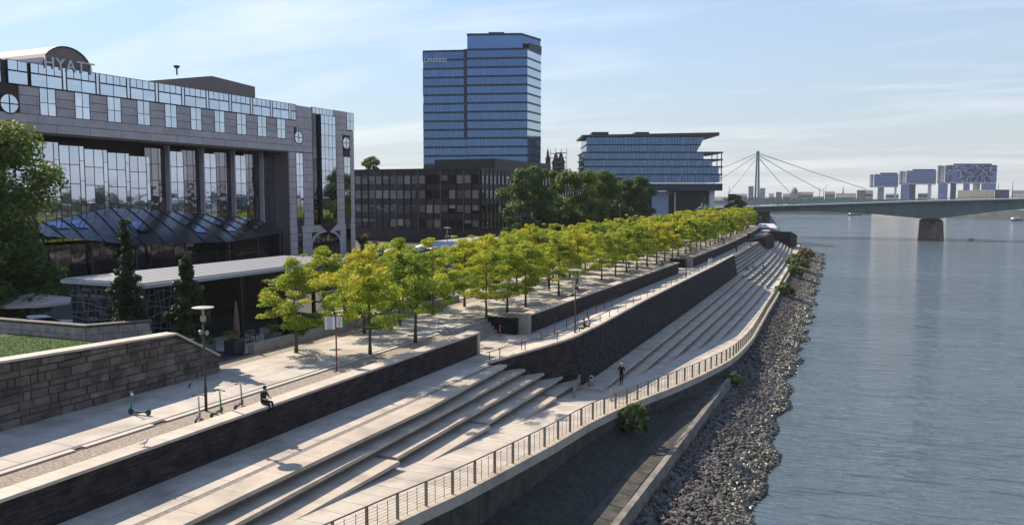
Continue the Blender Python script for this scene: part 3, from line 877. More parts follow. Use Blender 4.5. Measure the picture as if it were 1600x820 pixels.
# sloping atrium canopy
cn = tag(empty('atrium_canopy', (-84,82,12)), 'dark sloping glass canopy roof in front of the hotel atrium', 'canopy')
topc = [(-87.6,59.5,15.2),(-87.9,71,17.0),(-88.1,83,16.2),(-88.1,97,15.0)]
evc = [(-80.5,57.5,14.2),(-75.5,65,12.9),(-74,78,12.6),(-79,94,13.0)]
m_canopy = mat('canopy_glass', (.022,.024,.035), rough=.22, var=.35, scale=1.2, spec=.6)
m_canrib = mat('canopy_rib', (.012,.012,.016), rough=.6)
m_canlite = glass('canopy_skylight', (.16,.24,.46), rough=.1)
def cpt(u, v):
    k = u*3; i = min(2, int(k)); t = k-i
    a = Vector(topc[i]).lerp(Vector(topc[i+1]), t); b2 = Vector(evc[i]).lerp(Vector(evc[i+1]), t)
    return a.lerp(b2, v)+Vector((0,0,.18*math.sin(math.pi*v)))
NP = 14
for i in range(NP):
    u0, u1 = i/NP+.004, (i+1)/NP-.004
    mbp = MB().sheet([[cpt(u0,v/5),cpt((u0+u1)/2,v/5),cpt(u1,v/5)] for v in range(6)])
    o = mbp.build('roof_panel', m_canopy, cn, recalc=False)
    if i in (1,2,5,8,10,12):
        v0 = .45 if i > 4 else .3
        MB().sheet([[cpt(u0+(u1-u0)*a,v0+(.3)*b2/3)+Vector((.03,0,.09)) for a in (.15,.5,.85)] for b2 in range(4)]).build('skylight', m_canlite, o, recalc=False)
for i in range(NP+1):
    MB().path([cpt(min(i/NP,1),v/5)+Vector((0,0,.06)) for v in range(6)], .06, 5).build('rib', m_canrib, cn)
for i in range(7): 
    q = cpt(i/6, .96); piece('column', m_dark, cn, (q.x,q.y,(q.z+ZU)/2-.1), (.22,.22,q.z-ZU-.2))
# barrel-vaulted pediment with the sign
n = 16; pts_ = [(65.15+3.0*math.cos(math.pi*i/n), 33.0+2.5*math.sin(math.pi*i/n)) for i in range(n+1)]
sec = lambda x, k=1.0, dz=0: [(x,65.15+(y-65.15)*k,33+(z-33)*k+dz) for y,z in pts_]
MB().loft([sec(-85.9), sec(-104)]).build('vaulted_pediment', mat('pediment_render', (.20,.155,.14), var=.1), ht)
MB().loft([sec(-85.7,1.06), sec(-104.2,1.06)], cap=False).build('vault_roof', m_hstone, ht)
def text_obj(txt, size, matw, name, parent, depth=.06, mt=None, spacing=1.0):
    cu = bpy.data.curves.new(name, 'FONT'); cu.body = txt; cu.size = size; cu.extrude = depth; cu.align_x = 'CENTER'; cu.space_character = spacing
    t = bpy.data.objects.new(name, cu); col.objects.link(t)
    dg = bpy.context.evaluated_depsgraph_get(); me = bpy.data.meshes.new_from_object(t.evaluated_get(dg))
    bpy.data.objects.remove(t); me.materials.clear(); me.materials.append(mt or m_white)
    o = bpy.data.objects.new(name, me); o.matrix_basis = matw
    return link(o, parent)
m_sign = mat('sign_letters', (.62,.58,.66), rough=.5, var=.02)
rotX = Matrix(((0,0,1),(1,0,0),(0,1,0))).to_4x4()      # text x -> +Y, text y -> +Z, normal -> +X
text_obj('HYATT', 1.95, Matrix.Translation((-85.3,65.1,32.75)) @ rotX, 'sign_lettering', ht, mt=m_sign, spacing=1.08)
# roof plant room
mb = MB(); mb.add([(-103,87,33),(-94,87,33),(-94,105.5,33),(-103,105.5,33),(-103,87,35.2),(-94,87,35.2),(-94,96,36.9),(-94,105.5,36.4),(-103,105.5,36.4),(-103,96,36.9)],
     [(0,1,5,4),(1,2,7,6,5),(2,3,8,7),(3,0,4,9,8),(4,5,6,9),(9,6,7,8)]); mb.build('plant_room', mat('plant_room_render', (.21,.165,.15), var=.08), ht)
MB().tube((-96,91,36.5),(-96,91,37.6),.12).lathe((-96,91,37.5),[(.3,0),(.5,.35),(.3,.4)],8).build('roof_vent', m_hstone_dk, ht)

# ------------------------------------------------------------------ dark office block
ob = tag(empty('office_block', (-95,190,ZU)), 'dark brown four storey office block with blinds behind its windows', 'building')
m_brown = mat('dark_bronze_cladding', (.016,.013,.017), rough=.5, var=.15)
m_spand = mat('dark_spandrel', (.022,.018,.024), rough=.45, var=.2, scale=.5)
YB = 165.0
mb = MB(); mb.box(-118,-82.2,YB+.3,286,ZU-.2,24.3); mb.box(-118.4,-81.8,YB-.15,286.4,24.3,24.75); mb.build('wall', m_brown, ob)
blinds = [mat('blind_%d' % i, c, rough=.8, var=.1) for i, c in enumerate([(.24,.20,.165),(.16,.13,.115),(.09,.08,.08),(.32,.30,.25)])]
m_bglass = glass('office_glass', (.075,.085,.12), wob=.02, ovar=.4)
m_bblue = glass('office_glass_blue', (.25,.35,.6), wob=.02)
NB = 17; bw = 34.4/NB
rb = random.Random(11)
for r in range(4):
    z0 = 10.6+3.45*r+.2
    for i in range(NB):
        x0 = -116.6+bw*i
        wob = pbox('window', m_bglass, ob, x0+.18, x0+bw-.18, YB+.17, YB+.25, z0, z0+1.95)
        k = rb.random()
        if k < .52:
            hgt = rb.choice([1.9,1.9,1.8,1.2,.7,1.5]); bl = blinds[rb.choice([0,0,1,1,2,3])]
            pbox('blind', bl, wob, x0+.22, x0+bw-.22, YB+.13, YB+.165, z0+1.93-hgt, z0+1.93)
        elif k < .56:
            pbox('blind', m_bblue, wob, x0+.22, x0+bw-.22, YB+.13, YB+.165, z0+.03, z0+1.93)
    pbox('spandrel', m_spand, ob, -116.6, -82.1, YB+.1, YB+.28, z0+2.0, z0+3.4)
pbox('spandrel', m_spand, ob, -116.6, -82.1, YB+.1, YB+.28, 8.0, 10.7)
for i in range(NB+1):
    piece('fin', m_brown if i % 3 else mat('pale_fin', (.13,.12,.15), rough=.4), ob, (-116.6+bw*i, YB+.02, 17.2), (.14,.25,14.2))
# long river side of the block
for r in range(4):
    z0 = 10.6+3.45*r+.2
    pbox('window_band', m_bglass, ob, -82.18, -82.1, YB+.6, 285.5, z0, z0+1.95)
    pbox('spandrel', m_spand, ob, -82.19, -82.02, YB+.6, 285.6, z0+2.0, z0+3.4)
    for i in range(26):
        if rb.random() < .3:
            y0 = YB+1+4.4*i+rb.random(); pbox('blind', blinds[3], ob, -82.1, -82.06, y0, y0+1.3, z0+.2, z0+1.8)
for i in range(55): piece('fin', m_brown, ob, (-81.98, YB+.8+2.2*i, 17.2), (.22,.12,14.2))
for hx in (-99.0,-95.6): 
    pass
pbox('roof_plant', m_brown, ob, -108, -90, 190, 230, 24.7, 28.0)

# ------------------------------------------------------------------ glass office tower
def c2w(px, D):                                  # metres right of the view axis = px, depth D -> world
    return (px*math.cos(YAW)-D*math.sin(YAW), px*math.sin(YAW)+D*math.cos(YAW))
tw = tag(empty('office_tower', c2w(-14,315)+(ZU,)), 'tall blue glass office tower with stepped top and roof garden', 'building')
foot = [c2w(-34.2,312), c2w(-17.4,310), c2w(-17.0,308.2), c2w(5.65,306), c2w(11.4,319), c2w(8,345), c2w(-34,345)]
def inset(poly, d):
    cx = sum(p[0] for p in poly)/len(poly); cy = sum(p[1] for p in poly)/len(poly); o = []
    n_ = len(poly)
    for i in range(n_):
        p0, p1, p2 = (Vector(poly[i-1]), Vector(poly[i]), Vector(poly[(i+1) % n_]))
        e1 = (p1-p0).normalized(); e2 = (p2-p1).normalized()
        nn = (Vector((e1.y,-e1.x))+Vector((e2.y,-e2.x))).normalized()
        o.append(tuple(p1-nn*d))
    return o
m_lsp = mat('navy_spandrel', (.014,.026,.06), rough=.4, var=.1, metal=.3)
m_fin = mat('blue_grey_fin', (.13,.18,.27), rough=.35, metal=.6)
NF = 20; FH = (73.6-ZU)/NF
fin = MB()
for f in range(NF):
    z0 = ZU+FH*f
    MB().prism(inset(foot,.1), z0, z0+FH-.75).build('glazing', m_lglass, tw)
    MB().prism(foot, z0+FH-.75, z0+FH).build('spandrel', m_lsp, tw)
    if f < 5: continue
    for a, b2, st in ((0,1,1.25),(2,3,1.25)):
        A, B_ = Vector(foot[a]), Vector(foot[b2]); L = (B_-A).length; k = 0
        while k*st < L:
            if random.random() < .8:
                q = A.lerp(B_, k*st/L); fin.obox((q.x,q.y,z0+(FH-.75)/2),(.09,.3,FH-.76),rz=math.atan2((B_-A).y,(B_-A).x))
            k += 1
fo = fin.build('fins', m_fin, tw); fo['kind'] = 'stuff'
side = [foot[3], foot[4]]                        # side's bright sky reflection put into paler glass, in strips per floor
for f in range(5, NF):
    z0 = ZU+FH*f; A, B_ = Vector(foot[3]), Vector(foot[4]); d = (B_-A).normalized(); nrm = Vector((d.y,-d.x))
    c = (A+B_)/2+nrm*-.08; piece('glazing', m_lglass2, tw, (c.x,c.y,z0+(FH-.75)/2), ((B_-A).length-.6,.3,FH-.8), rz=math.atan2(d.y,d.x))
upper = [c2w(-17.2,310.5), c2w(3.6,309.5), c2w(11.4,321), c2w(8,345), c2w(-17,345)]
MB().prism(inset(upper,.2), 73.6, 78.9).build('penthouse', m_lglass, tw)
MB().prism(upper, 78.9, 79.7).build('penthouse_roof', m_lsp, tw)
MB().prism([c2w(6.5,311.5), c2w(11.6,319.5), c2w(11,330), c2w(6.5,330)], 73.6, 76.5).build('stair_core', m_lsp, tw)
MB().prism([c2w(-9,313), c2w(-3,313), c2w(-3,325), c2w(-9,325)], 79.7, 80.7).build('roof_plant', m_lsp, tw)
cu_r = Matrix.Rotation(YAW, 4, 'Z') @ Matrix.Rotation(math.pi/2, 4, 'X')
text_obj('LANXESS', 2.15, Matrix.Translation(c2w(-29.2,310.6)+(69.0,)) @ cu_r, 'sign_lettering', tw, mt=mat('tower_letters', (.8,.8,.82), rough=.5, var=.02))
q = c2w(-17.3,308.9); piece('recess_shade_strip', m_lsp, tw, (q[0],q[1],(40+73.5)/2), (2.0,.8,33.5), rz=YAW-.13)  # dark strip added as the shade of the recessed seam
# annex box at its foot
MB().prism([c2w(-33,300),c2w(-10,297),c2w(-10,312),c2w(-33,312)], ZU, 29.5).build('annex', m_brown, tw)

# ------------------------------------------------------------------ terraced office building by the bridge
tb = tag(empty('terraced_office', c2w(58,345)+(ZU,)), 'blue glass office building with wide flat roof overhang and open terraces', 'building')
U_ = 344/1250.
def X_(px): return (px-800)*U_
def Z_(py): return CAM_H+(305-py)*U_
def cprism(px0, px1, z0, z1, d0, d1, slant=0, name='wall', mt=None, parent=None):
    poly = [c2w(X_(px0),d0), c2w(X_(px1),d0), c2w(X_(px1),d1), c2w(X_(px0),d1)]
    return MB().prism(poly, z0, z1).build(name, mt, parent or tb)
floors = [(911,1123,289,276),(911,1121,273,262),(911,1107,260,250),(911,1095,247,239)]
lower = [(912,1110,257,247.5),(912,1118,244,236)]
m_tglass = glass('terrace_glass', (.075,.13,.235), rough=.08, ovar=.06)
m_twhite = glass('terrace_glass_pale', (.55,.6,.66), rough=.1)
rows_ = [(1124,285,274),(1122,272,262),(1110,260,251),(1098,249,240)]
for i, (xr_, yb, yt) in enumerate(rows_):
    cprism(912, xr_, Z_(yb), Z_(yt), 345, 372, name='glazing', mt=m_tglass)
    cprism(910, 1128, Z_(yt), Z_(yt-2.2), 344.8, 373, name='floor_slab', mt=m_lsp)
    mbf = MB()
    for k in range(int((xr_-914)/4.2)):
        if (k*7+i*3) % 5:
            q = c2w(X_(914+4.2*k), 344.8); mbf.obox((q[0],q[1],(Z_(yb)+Z_(yt))/2),(.22,.3,Z_(yt)-Z_(yb)),rz=YAW)
    mbf.build('fins', m_fin, tb)['kind'] = 'stuff'
    for xx in (1112,1120,1127):
        if xx > xr_: q = c2w(X_(xx-1), 345); piece('terrace_post', m_lsp, tb, (q[0],q[1],(Z_(yb)+Z_(yt))/2), (.35,.35,Z_(yt)-Z_(yb)))
poly = lambda a, b2, d0, d1: [c2w(X_(a),d0), c2w(X_(b2),d0), c2w(X_(b2),d1), c2w(X_(a),d1)]
# two upper floors with the raked end
for (yb, yt, xb, xt) in ((237.5,228,1088,1093),(226,215,1094,1100)):
    A = poly(916, xb, 346, 372); B_ = poly(916, xt, 346, 372); V = [(p[0],p[1],Z_(yb)) for p in A]+[(p[0],p[1],Z_(yt)) for p in B_]
    MB().add(V, [(0,3,2,1),(4,5,6,7),(0,1,5,4),(1,2,6,5),(2,3,7,6),(3,0,4,7)]).build('glazing', m_tglass, tb)
    mbf = MB()
    for k in range(41):
        if (k*3) % 7:
            q = c2w(X_(919+4.2*k), 345.8); mbf.obox((q[0],q[1],(Z_(yb)+Z_(yt))/2),(.22,.3,Z_(yt)-Z_(yb)),rz=YAW)
    mbf.build('fins', m_fin, tb)['kind'] = 'stuff'
cprism(915, 1094, Z_(228), Z_(226), 345.85, 373, name='floor_slab', mt=m_lsp)
m_roofm = mat('plum_roof_fascia', (.06,.035,.045), rough=.5)
V = [c2w(X_(908),343), c2w(X_(1120),343), c2w(X_(1120),374), c2w(X_(908),374)]
MB().prism(V, [Z_(215),Z_(213.5),Z_(213.5),Z_(215)], [Z_(212.5),Z_(208.5),Z_(208.5),Z_(212.5)]).build('roof', m_roofm, tb)
cprism(926, 952, Z_(213), Z_(206), 350, 360, name='roof_plant', mt=m_lsp); cprism(994, 1016, Z_(211), Z_(206), 350, 360, name='roof_plant', mt=m_lsp)
cprism(1010, 1128, Z_(298), Z_(287), 344.5, 374, name='plinth_slab', mt=m_lsp)
cprism(911, 1010, Z_(298), Z_(286), 347, 374, name='plinth_slab', mt=m_lsp)
cprism(1060, 1112, ZU-.2, Z_(298), 352, 372, name='wall', mt=m_brown)
cprism(1022, 1048, ZU-.2, Z_(299), 350, 372, name='wall', mt=mat('pale_blue_render', (.34,.40,.55), var=.05))
cprism(1048, 1058, ZU-.2, Z_(303), 351, 372, name='wall', mt=m_brown)
cprism(1057, 1058.5, ZU-.2, Z_(300), 349, 350, name='column', mt=m_white)
cprism(1112, 1120, Z_(328), Z_(297), 349, 360, name='stair_wall', mt=m_white)
cprism(880, 1020, ZU-.2, Z_(286), 352, 376, name='wall', mt=m_brown)
# church towers in scaffolding, behind
for i, (cx, top_) in enumerate(((855.5,231),(868,236),(876,235))):
    D = 420.; s = D/1250.; q = c2w((cx-800)*s, D); zt2 = CAM_H+(305-top_)*s; zb = ZU
    ch = tag(empty('church_tower', q+(zb,)), ['dark slender church spire right beside the glass tower','scaffolded church tower, the left of two behind the trees','scaffolded church tower, the right of two behind the trees'][i], 'church tower')
    w = [1.4,2.2,2.2][i]
    mb = MB().obox((q[0],q[1],(zb+zt2-7)/2),(w*1.6,w*1.6,zt2-7-zb), rz=YAW)
    mb.lathe((q[0],q[1],zt2-7),[(w*1.05,0),(w*.95,1.2),(w*.5,3),(w*.45,4.4),(.12,6),(.04,7.5)],8)
    mb.build('tower_body', mat('dark_church_slate', (.03,.022,.026), var=.2), ch)
    if i:
        sc = MB()
        for k in range(7):
            z = zt2-16+2.4*k
            sc.obox((q[0],q[1],z),(w*2.6,w*2.6,.12),rz=YAW)
            for sx in (-1,1):
                for sy in (-1,1):
                    o = c2w(sx*w*1.3, sy*w*1.3); sc.tube((q[0]+o[0],q[1]+o[1],z),(q[0]+o[0],q[1]+o[1],z+2.4),.08,n=4)
        sc.build('scaffolding', m_conc, ch)
# ------------------------------------------------------------------ vegetation
m_leaf_gold = leafmat('locust_leaves', [(0.0,(.08,.15,.018)),(.3,(.22,.31,.03)),(.55,(.39,.43,.04)),(.8,(.60,.51,.045)),(1.0,(.70,.47,.04))], .58, .15)
m_leaf_dark = leafmat('dark_leaves', [(0.0,(.028,.060,.016)),(.5,(.058,.11,.026)),(1.0,(.14,.20,.045))], .42, .08)
m_leaf_mid = leafmat('mid_leaves', [(0.0,(.035,.068,.016)),(.5,(.09,.145,.03)),(1.0,(.22,.27,.055))], .42, .08)
m_leaf_yew = leafmat('yew_leaves', [(0.0,(.014,.028,.012)),(.5,(.03,.05,.02)),(1.0,(.12,.14,.06))], .2, .05)
m_leaf_bronze = leafmat('bronze_leaves', [(0.0,(.03,.03,.014)),(.6,(.085,.075,.03)),(1.0,(.18,.14,.05))], .3, .05)

def leaf_mesh(name, clumps, n, size, mt, seed, flat=.55, up=.6, tint_fn=None, jit=.25):
    """clumps: array (k,7) cx,cy,cz,rx,ry,rz,tint"""
    r = np.random.RandomState(seed); k = len(clumps); clumps = np.asarray(clumps, float)
    wgt = (clumps[:,3]*clumps[:,4]*clumps[:,5])**.55; wgt /= wgt.sum()
    idx = r.choice(k, n, p=wgt); c = clumps[idx]
    d = r.normal(size=(n,3)); d /= np.linalg.norm(d, axis=1)[:,None]
    rad = r.rand(n)**.42
    pos = c[:,:3] + d*rad[:,None]*c[:,3:6]
    nrm = d*.7 + r.normal(size=(n,3))*.55 + np.array([0,0,up]); nrm /= np.linalg.norm(nrm, axis=1)[:,None]
    a = np.cross(nrm, r.normal(size=(n,3))); a /= np.linalg.norm(a, axis=1)[:,None]; b = np.cross(nrm, a)
    s = size*r.uniform(.6,1.35,n)[:,None]
    lift = nrm*s*.22
    v = np.stack([pos-a*s, pos-b*s*flat+lift*.5, pos+a*s-lift, pos+b*s*flat+lift*.5], 1).reshape(-1,3)
    me = bpy.data.meshes.new(name)
    me.vertices.add(n*4); me.vertices.foreach_set('co', v.ravel())
    me.loops.add(n*4); me.loops.foreach_set('vertex_index', np.arange(n*4))
    me.polygons.add(n); me.polygons.foreach_set('loop_start', np.arange(n)*4); me.polygons.foreach_set('loop_total', np.full(n,4))
    me.update(); me.validate()
    t = c[:,6] + r.normal(size=n)*jit*.5
    at = me.attributes.new('tint', 'FLOAT', 'FACE'); at.data.foreach_set('value', np.clip(t,0,1).astype(np.float32))
    me.materials.append(mt)
    return me
def limb_mesh(trunk_h, r0, top, limbs, seed, lean=.0):
    rr2 = random.Random(seed); mb = MB()
    p = [(0,0,-.15)]; rs = [r0*1.35]
    n_ = 6
    for i in range(1, n_+1):
        t = i/n_; p.append((lean*t+rr2.uniform(-.05,.05)*t*3, rr2.uniform(-.05,.05)*t*3, top*t)); rs.append(r0*(1-.75*t))
    mb.path(p, rs, 7)
    for (e, z0) in limbs:
        f = z0/top; base = Vector((lean*f, 0, z0)); e = Vector(e); mid = base.lerp(e, .5)+Vector((0,0,-.12*(e-base).length+.1))
        rad = r0*(1-.75*f)*.6
        mb.path([base, mid, e], [rad, rad*.6, rad*.18], 5)
        for _ in range(3):
            b0 = mid.lerp(e, rr2.uniform(.1,.7)); e2 = b0+Vector((rr2.uniform(-.8,.8), rr2.uniform(-.8,.8), rr2.uniform(.1,.8)))*(.35*(e-base).length)
            mb.path([b0, e2], [rad*.35, rad*.08], 4)
    return mb
def locust(seed, n, size, H=6.35, W=3.25, bare=2.1):
    r = random.Random(seed); cl = []; limbs = []
    base_t = r.uniform(.28,.46)
    for i in range(46):
        t = r.random(); z = bare+.35+(H-bare-.5)*t
        # broad, layered outline: widest below the middle
        env = W*(.45+.55*math.sin(math.pi*min(1,(t*.82+.2))))*(1-.35*t)
        a = r.uniform(0, 2*math.pi); rad = env*math.sqrt(r.random())*1.02
        c = (rad*math.cos(a), rad*math.sin(a), z+r.uniform(-.25,.25)-.12*rad)
        s = r.uniform(.35,.85)
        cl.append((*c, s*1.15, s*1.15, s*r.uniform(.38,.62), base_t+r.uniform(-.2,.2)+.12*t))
        if i < 13: limbs.append((c, max(bare-.2, z-r.uniform(.8,1.6))))
    for i in range(10):      # loose sprays that break the outline
        a = r.uniform(0, 2*math.pi); t = r.random(); z = bare+.6+(H-bare)*t
        rad = W*r.uniform(.85,1.12)*(1-.45*t)
        s = r.uniform(.25,.45); cl.append((rad*math.cos(a), rad*math.sin(a), z, s*1.4, s*1.4, s*.5, base_t+r.uniform(-.15,.35)))
    for i in range(4): cl.append((r.uniform(-.9,.9), r.uniform(-.9,.9), H+r.uniform(-.25,.25), .4,.4,.3, base_t+.15))
    return leaf_mesh('crown', cl, n, size, m_leaf_gold, seed), limb_mesh(bare, .125, H*.86, limbs, seed)
def make_tree(name, crown_me, trunk_mb, label, cat='tree', group=None, loc=(0,0,0), rz=0, sc=1.0):
    t = bpy.data.objects.new(name, None); col.objects.link(t); t.location = loc; t.rotation_euler = (0,0,rz); t.scale = (sc,)*3
    WM[t] = Matrix.Translation(loc)
    tag(t, label, cat, group)
    tr = trunk_mb.build('trunk', m_bark, t, smooth=True, local=True)
    c = bpy.data.objects.new('crown', crown_me); col.objects.link(c); c.parent = t
    return t
protos = [locust(40+i, 14000, .08) for i in range(6)]
protos_far = [locust(70+i, 4500, .155) for i in range(3)]
G = 'golden green trees along the promenade'
row1 = [45.9,51.5,64.2,68.3,72.7,82.4,88.4,98.6,104.2]
yy = 110.0
while yy < 292: row1.append(yy); yy += 5.8
row2 = [44.6,53.2,58.6,64.4,70.2,76.5,83.0,89.5,95.5]
yy = 101.0
while yy < 292: row2.append(yy); yy += 6.6
row3 = [55.5,61.8,68.0,80.5,87.0,94.0,101.0,108,114.5,121]
yy = 128.0
while yy < 280: row3.append(yy); yy += 8.0
rt = random.Random(21)
def ordinal(i):
    return ['first','second','third','fourth','fifth','sixth','seventh','eighth','ninth','tenth','eleventh','twelfth','thirteenth','fourteenth','fifteenth','sixteenth','seventeenth','eighteenth','nineteenth','twentieth'][i] if i < 20 else None
built = {}
def put_locust(x, y, row, i):
    far = y > 125
    lst = protos_far if far else protos
    k = (i*2+row*3+rt.randrange(2)) % len(lst)
    rowname = {1:'row nearest the slate wall',2:'middle row',3:'back row'}[row]
    o = ordinal(i)
    if o: lab = 'golden green tree, %s from the camera in the %s' % (o, rowname)
    else: lab = 'small distant golden green tree of the far promenade rows'
    key = (far, k); loc = (bx(x, y)+rt.uniform(-.25,.25), y, ZU); rz = rt.uniform(0, 6.28); sc = rt.uniform(.92,1.06)
    if key not in built:
        built[key] = make_tree('promenade_tree', lst[k][0], lst[k][1], lab, 'tree', G, loc, rz, sc)
    else:
        copy_thing(built[key], loc, rz, sc, lab, G)
for i, y in enumerate(row1): put_locust(-31.3, y, 1, i)
for i, y in enumerate(row2): put_locust(-36.8, y, 2, i)
for i, y in enumerate(row3): put_locust(-42.3, y, 3, i)

def broad(seed, H, W, bare, n, size, mt, k=46, dens=.9):
    r = random.Random(seed); cl = []; limbs = []
    for i in range(k):
        t = r.random()**.9; z = bare+(H-bare)*t
        env = W*math.sqrt(max(.06, 1-((t-.42)/.62)**2))
        a = r.uniform(0, 6.283); rad = env*(r.random()**.45)*.9
        c = (rad*math.cos(a), rad*math.sin(a), z); s = W*r.uniform(.16,.30)
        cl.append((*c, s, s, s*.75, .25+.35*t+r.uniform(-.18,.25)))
        if i < 16: limbs.append((c, max(bare*.7, z-H*.2)))
    return leaf_mesh('crown', cl, n, size, mt, seed, up=.5), limb_mesh(bare, H*.022, H*.8, limbs, seed)
def big(name, label, loc, seed, H, W, bare, n, size, mt, group=None, k=46):
    c, t = broad(seed, H, W, bare, n, size, mt, k)
    return make_tree(name, c, t, label, 'tree', group, loc)
big('plane_tree', 'large leafy tree at the left edge in front of the hotel', (-66.2,42.2,ZU), 1, 16.4, 6.7, 1.2, 44000, .19, m_leaf_mid, k=120)
GB = 'tall dark trees beside the office block'
big('broadleaf_tree', 'dark tree beside the corner of the brown office block', (-63,148,ZU), 2, 16.0, 6.3, 2, 20000, .25, m_leaf_dark, GB, k=60)
big('broadleaf_tree', 'slender mid green tree directly below the glass tower', (-66,168,ZU), 3, 16.5, 3.6, 5, 9000, .25, m_leaf_mid, GB)
big('broadleaf_tree', 'loose mid green tree left of the round dark tree', (-57,160,ZU), 4, 15.5, 6.6, 3, 20000, .26, m_leaf_mid, GB, k=60)
big('broadleaf_tree', 'mid green tree between two darker trees before the office block', (-60,186,ZU), 5, 16.0, 6.2, 3, 19000, .27, m_leaf_mid, GB, k=60)
big('round_tree', 'dense dark round tree in front of the terraced office building', (-57,206,ZU), 6, 15.6, 6.2, 1.5, 22000, .27, m_leaf_dark, GB, k=70)
big('broadleaf_tree', 'treetop peeping over the roof beside the hotel tower', (-137,201,ZU), 9, 21.5, 5.0, 6, 5000, .45, m_leaf_mid, GB)
big('bronze_shrub', 'bronze leaved small tree at the foot of the hotel tower', (-63.5,92.5,ZU), 10, 5.6, 1.7, .8, 1800, .2, m_leaf_bronze)
big('broadleaf_tree', 'dark tree at the bridge ramp beside the terraced building', (-52,342,ZU), 12, 11, 5, 2, 3500, .5, m_leaf_dark, GB)
# clipped columnar trees
def column_tree(seed, H, W, bare, n):
    r = random.Random(seed); cl = []
    for i in range(70):
        t = r.random(); z = bare+(H-bare)*t
        env = W*(1-t)**.75*(.55+.45*min(1,t*7)) if t < .62 else W*.26*(1.35-t*.75)
        a = r.uniform(0,6.283); rad = env*r.uniform(.55,1.0); s = .2+.16*(1-t)
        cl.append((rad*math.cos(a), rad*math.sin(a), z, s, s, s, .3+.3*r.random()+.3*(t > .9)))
    for i in range(10):
        t = i/10; cl.append((0,0,bare+(H-bare)*t, W*.55*(1-t)+.12, W*.55*(1-t)+.12, .5, .15))
    tr = MB().path([(0,0,-.1),(0,0,bare*.6),(0,0,bare+.5),(0,0,H*.9)], [.1,.085,.07,.02], 7)
    return leaf_mesh('crown', cl, n, .11, m_leaf_yew, seed, up=.4), tr
c, t = column_tree(31, 9.4, 1.75, .9, 15000)
make_tree('columnar_tree', c, t, 'taller dark clipped columnar tree in front of the pavilion screen', 'tree', None, (-43.9,36.9,ZU))
c, t = column_tree(32, 7.3, 1.5, 2.5, 11000)
make_tree('columnar_tree', c, t, 'shorter dark columnar tree on a pale stem behind the stone wall', 'tree', None, (-40.3,38.4,ZU))
# riverside bushes
def bush(name, label, loc, seed, H, W, n, size, mt, group=None):
    r = random.Random(seed); cl = []
    for i in range(46):
        a = r.uniform(0,6.283); rad = W*r.random()**.6; z = H*r.uniform(.08,.97)*(1-.35*rad/W)
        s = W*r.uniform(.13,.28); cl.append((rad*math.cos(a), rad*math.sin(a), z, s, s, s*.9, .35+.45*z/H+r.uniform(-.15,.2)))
    st = MB()
    for i in range(6):
        a = r.uniform(0,6.283); st.path([(0,0,-.2),(W*.3*math.cos(a),W*.3*math.sin(a),H*.4),(W*.6*math.cos(a),W*.6*math.sin(a),H*.8)], [.03,.02,.008], 4)
    me = leaf_mesh('foliage', cl, n, size, mt, seed, up=.5)
    t = bpy.data.objects.new(name, None); col.objects.link(t); t.location = loc; tag(t, label, 'bush', group)
    st.build('stems', m_bark, t, local=True); c = bpy.data.objects.new('foliage', me); col.objects.link(c); c.parent = t
    return t
bush('riverside_bush', 'green bush growing out of the retaining wall below the railing', (-14.6,53.3,2.0), 1, 2.5, 1.0, 3600, .085, m_leaf_mid)
bush('riverside_bush', 'largest leafy bush on the far river bank', (bx(-14.2,212),212,.2), 2, 4.4, 2.6, 2200, .24, m_leaf_mid)
bush('riverside_bush', 'middle bush on the far bank below the railing', (bx(-14.1,192),192,.2), 3, 2.8, 1.9, 1500, .22, m_leaf_mid)
bush('riverside_bush', 'low bush on the bank where rubble begins', (bx(-13.8,154),154,.2), 4, 2.4, 1.7, 1300, .2, m_leaf_dark)
bush('riverside_bush', 'pale yellowish bush farthest along the bank', (bx(-12.8,250),250,.2), 5, 3.2, 2.4, 1300, .28, leafmat('pale_bush', [(0,(.10,.10,.03)),(1,(.26,.22,.08))], .3, .0))
bush('riverside_bush', 'small dark bush on the stones where the concrete ledge ends', (-11.6,77.0,.6), 6, 1.1, .9, 700, .12, m_leaf_dark)
for i, (x, y, lab) in enumerate([(-40.3,48.6,'low hedge plant behind the bench wall by the parasol'),(-40.4,52.5,'low hedge plant behind the bench wall near the sign'),(-40.3,57.5,'low hedge plant behind the bench wall under the trees'),(-40.2,63.0,'low hedge plant behind the bench wall near the lawn'),(-41.0,69.0,'dark rounded shrub at the edge of the small lawn'),(-44.5,74.5,'shrub behind the small lawn by the far planting'),(-46,82,'wide shrub behind the back tree row'),(-46,90,'shrub beside the blue tents behind the trees')]):
    bush('shrub', lab, (x,y,ZU), 50+i, 1.5+.3*(i % 3), 1.25+.35*(i > 4), 1400, .13, m_leaf_dark)
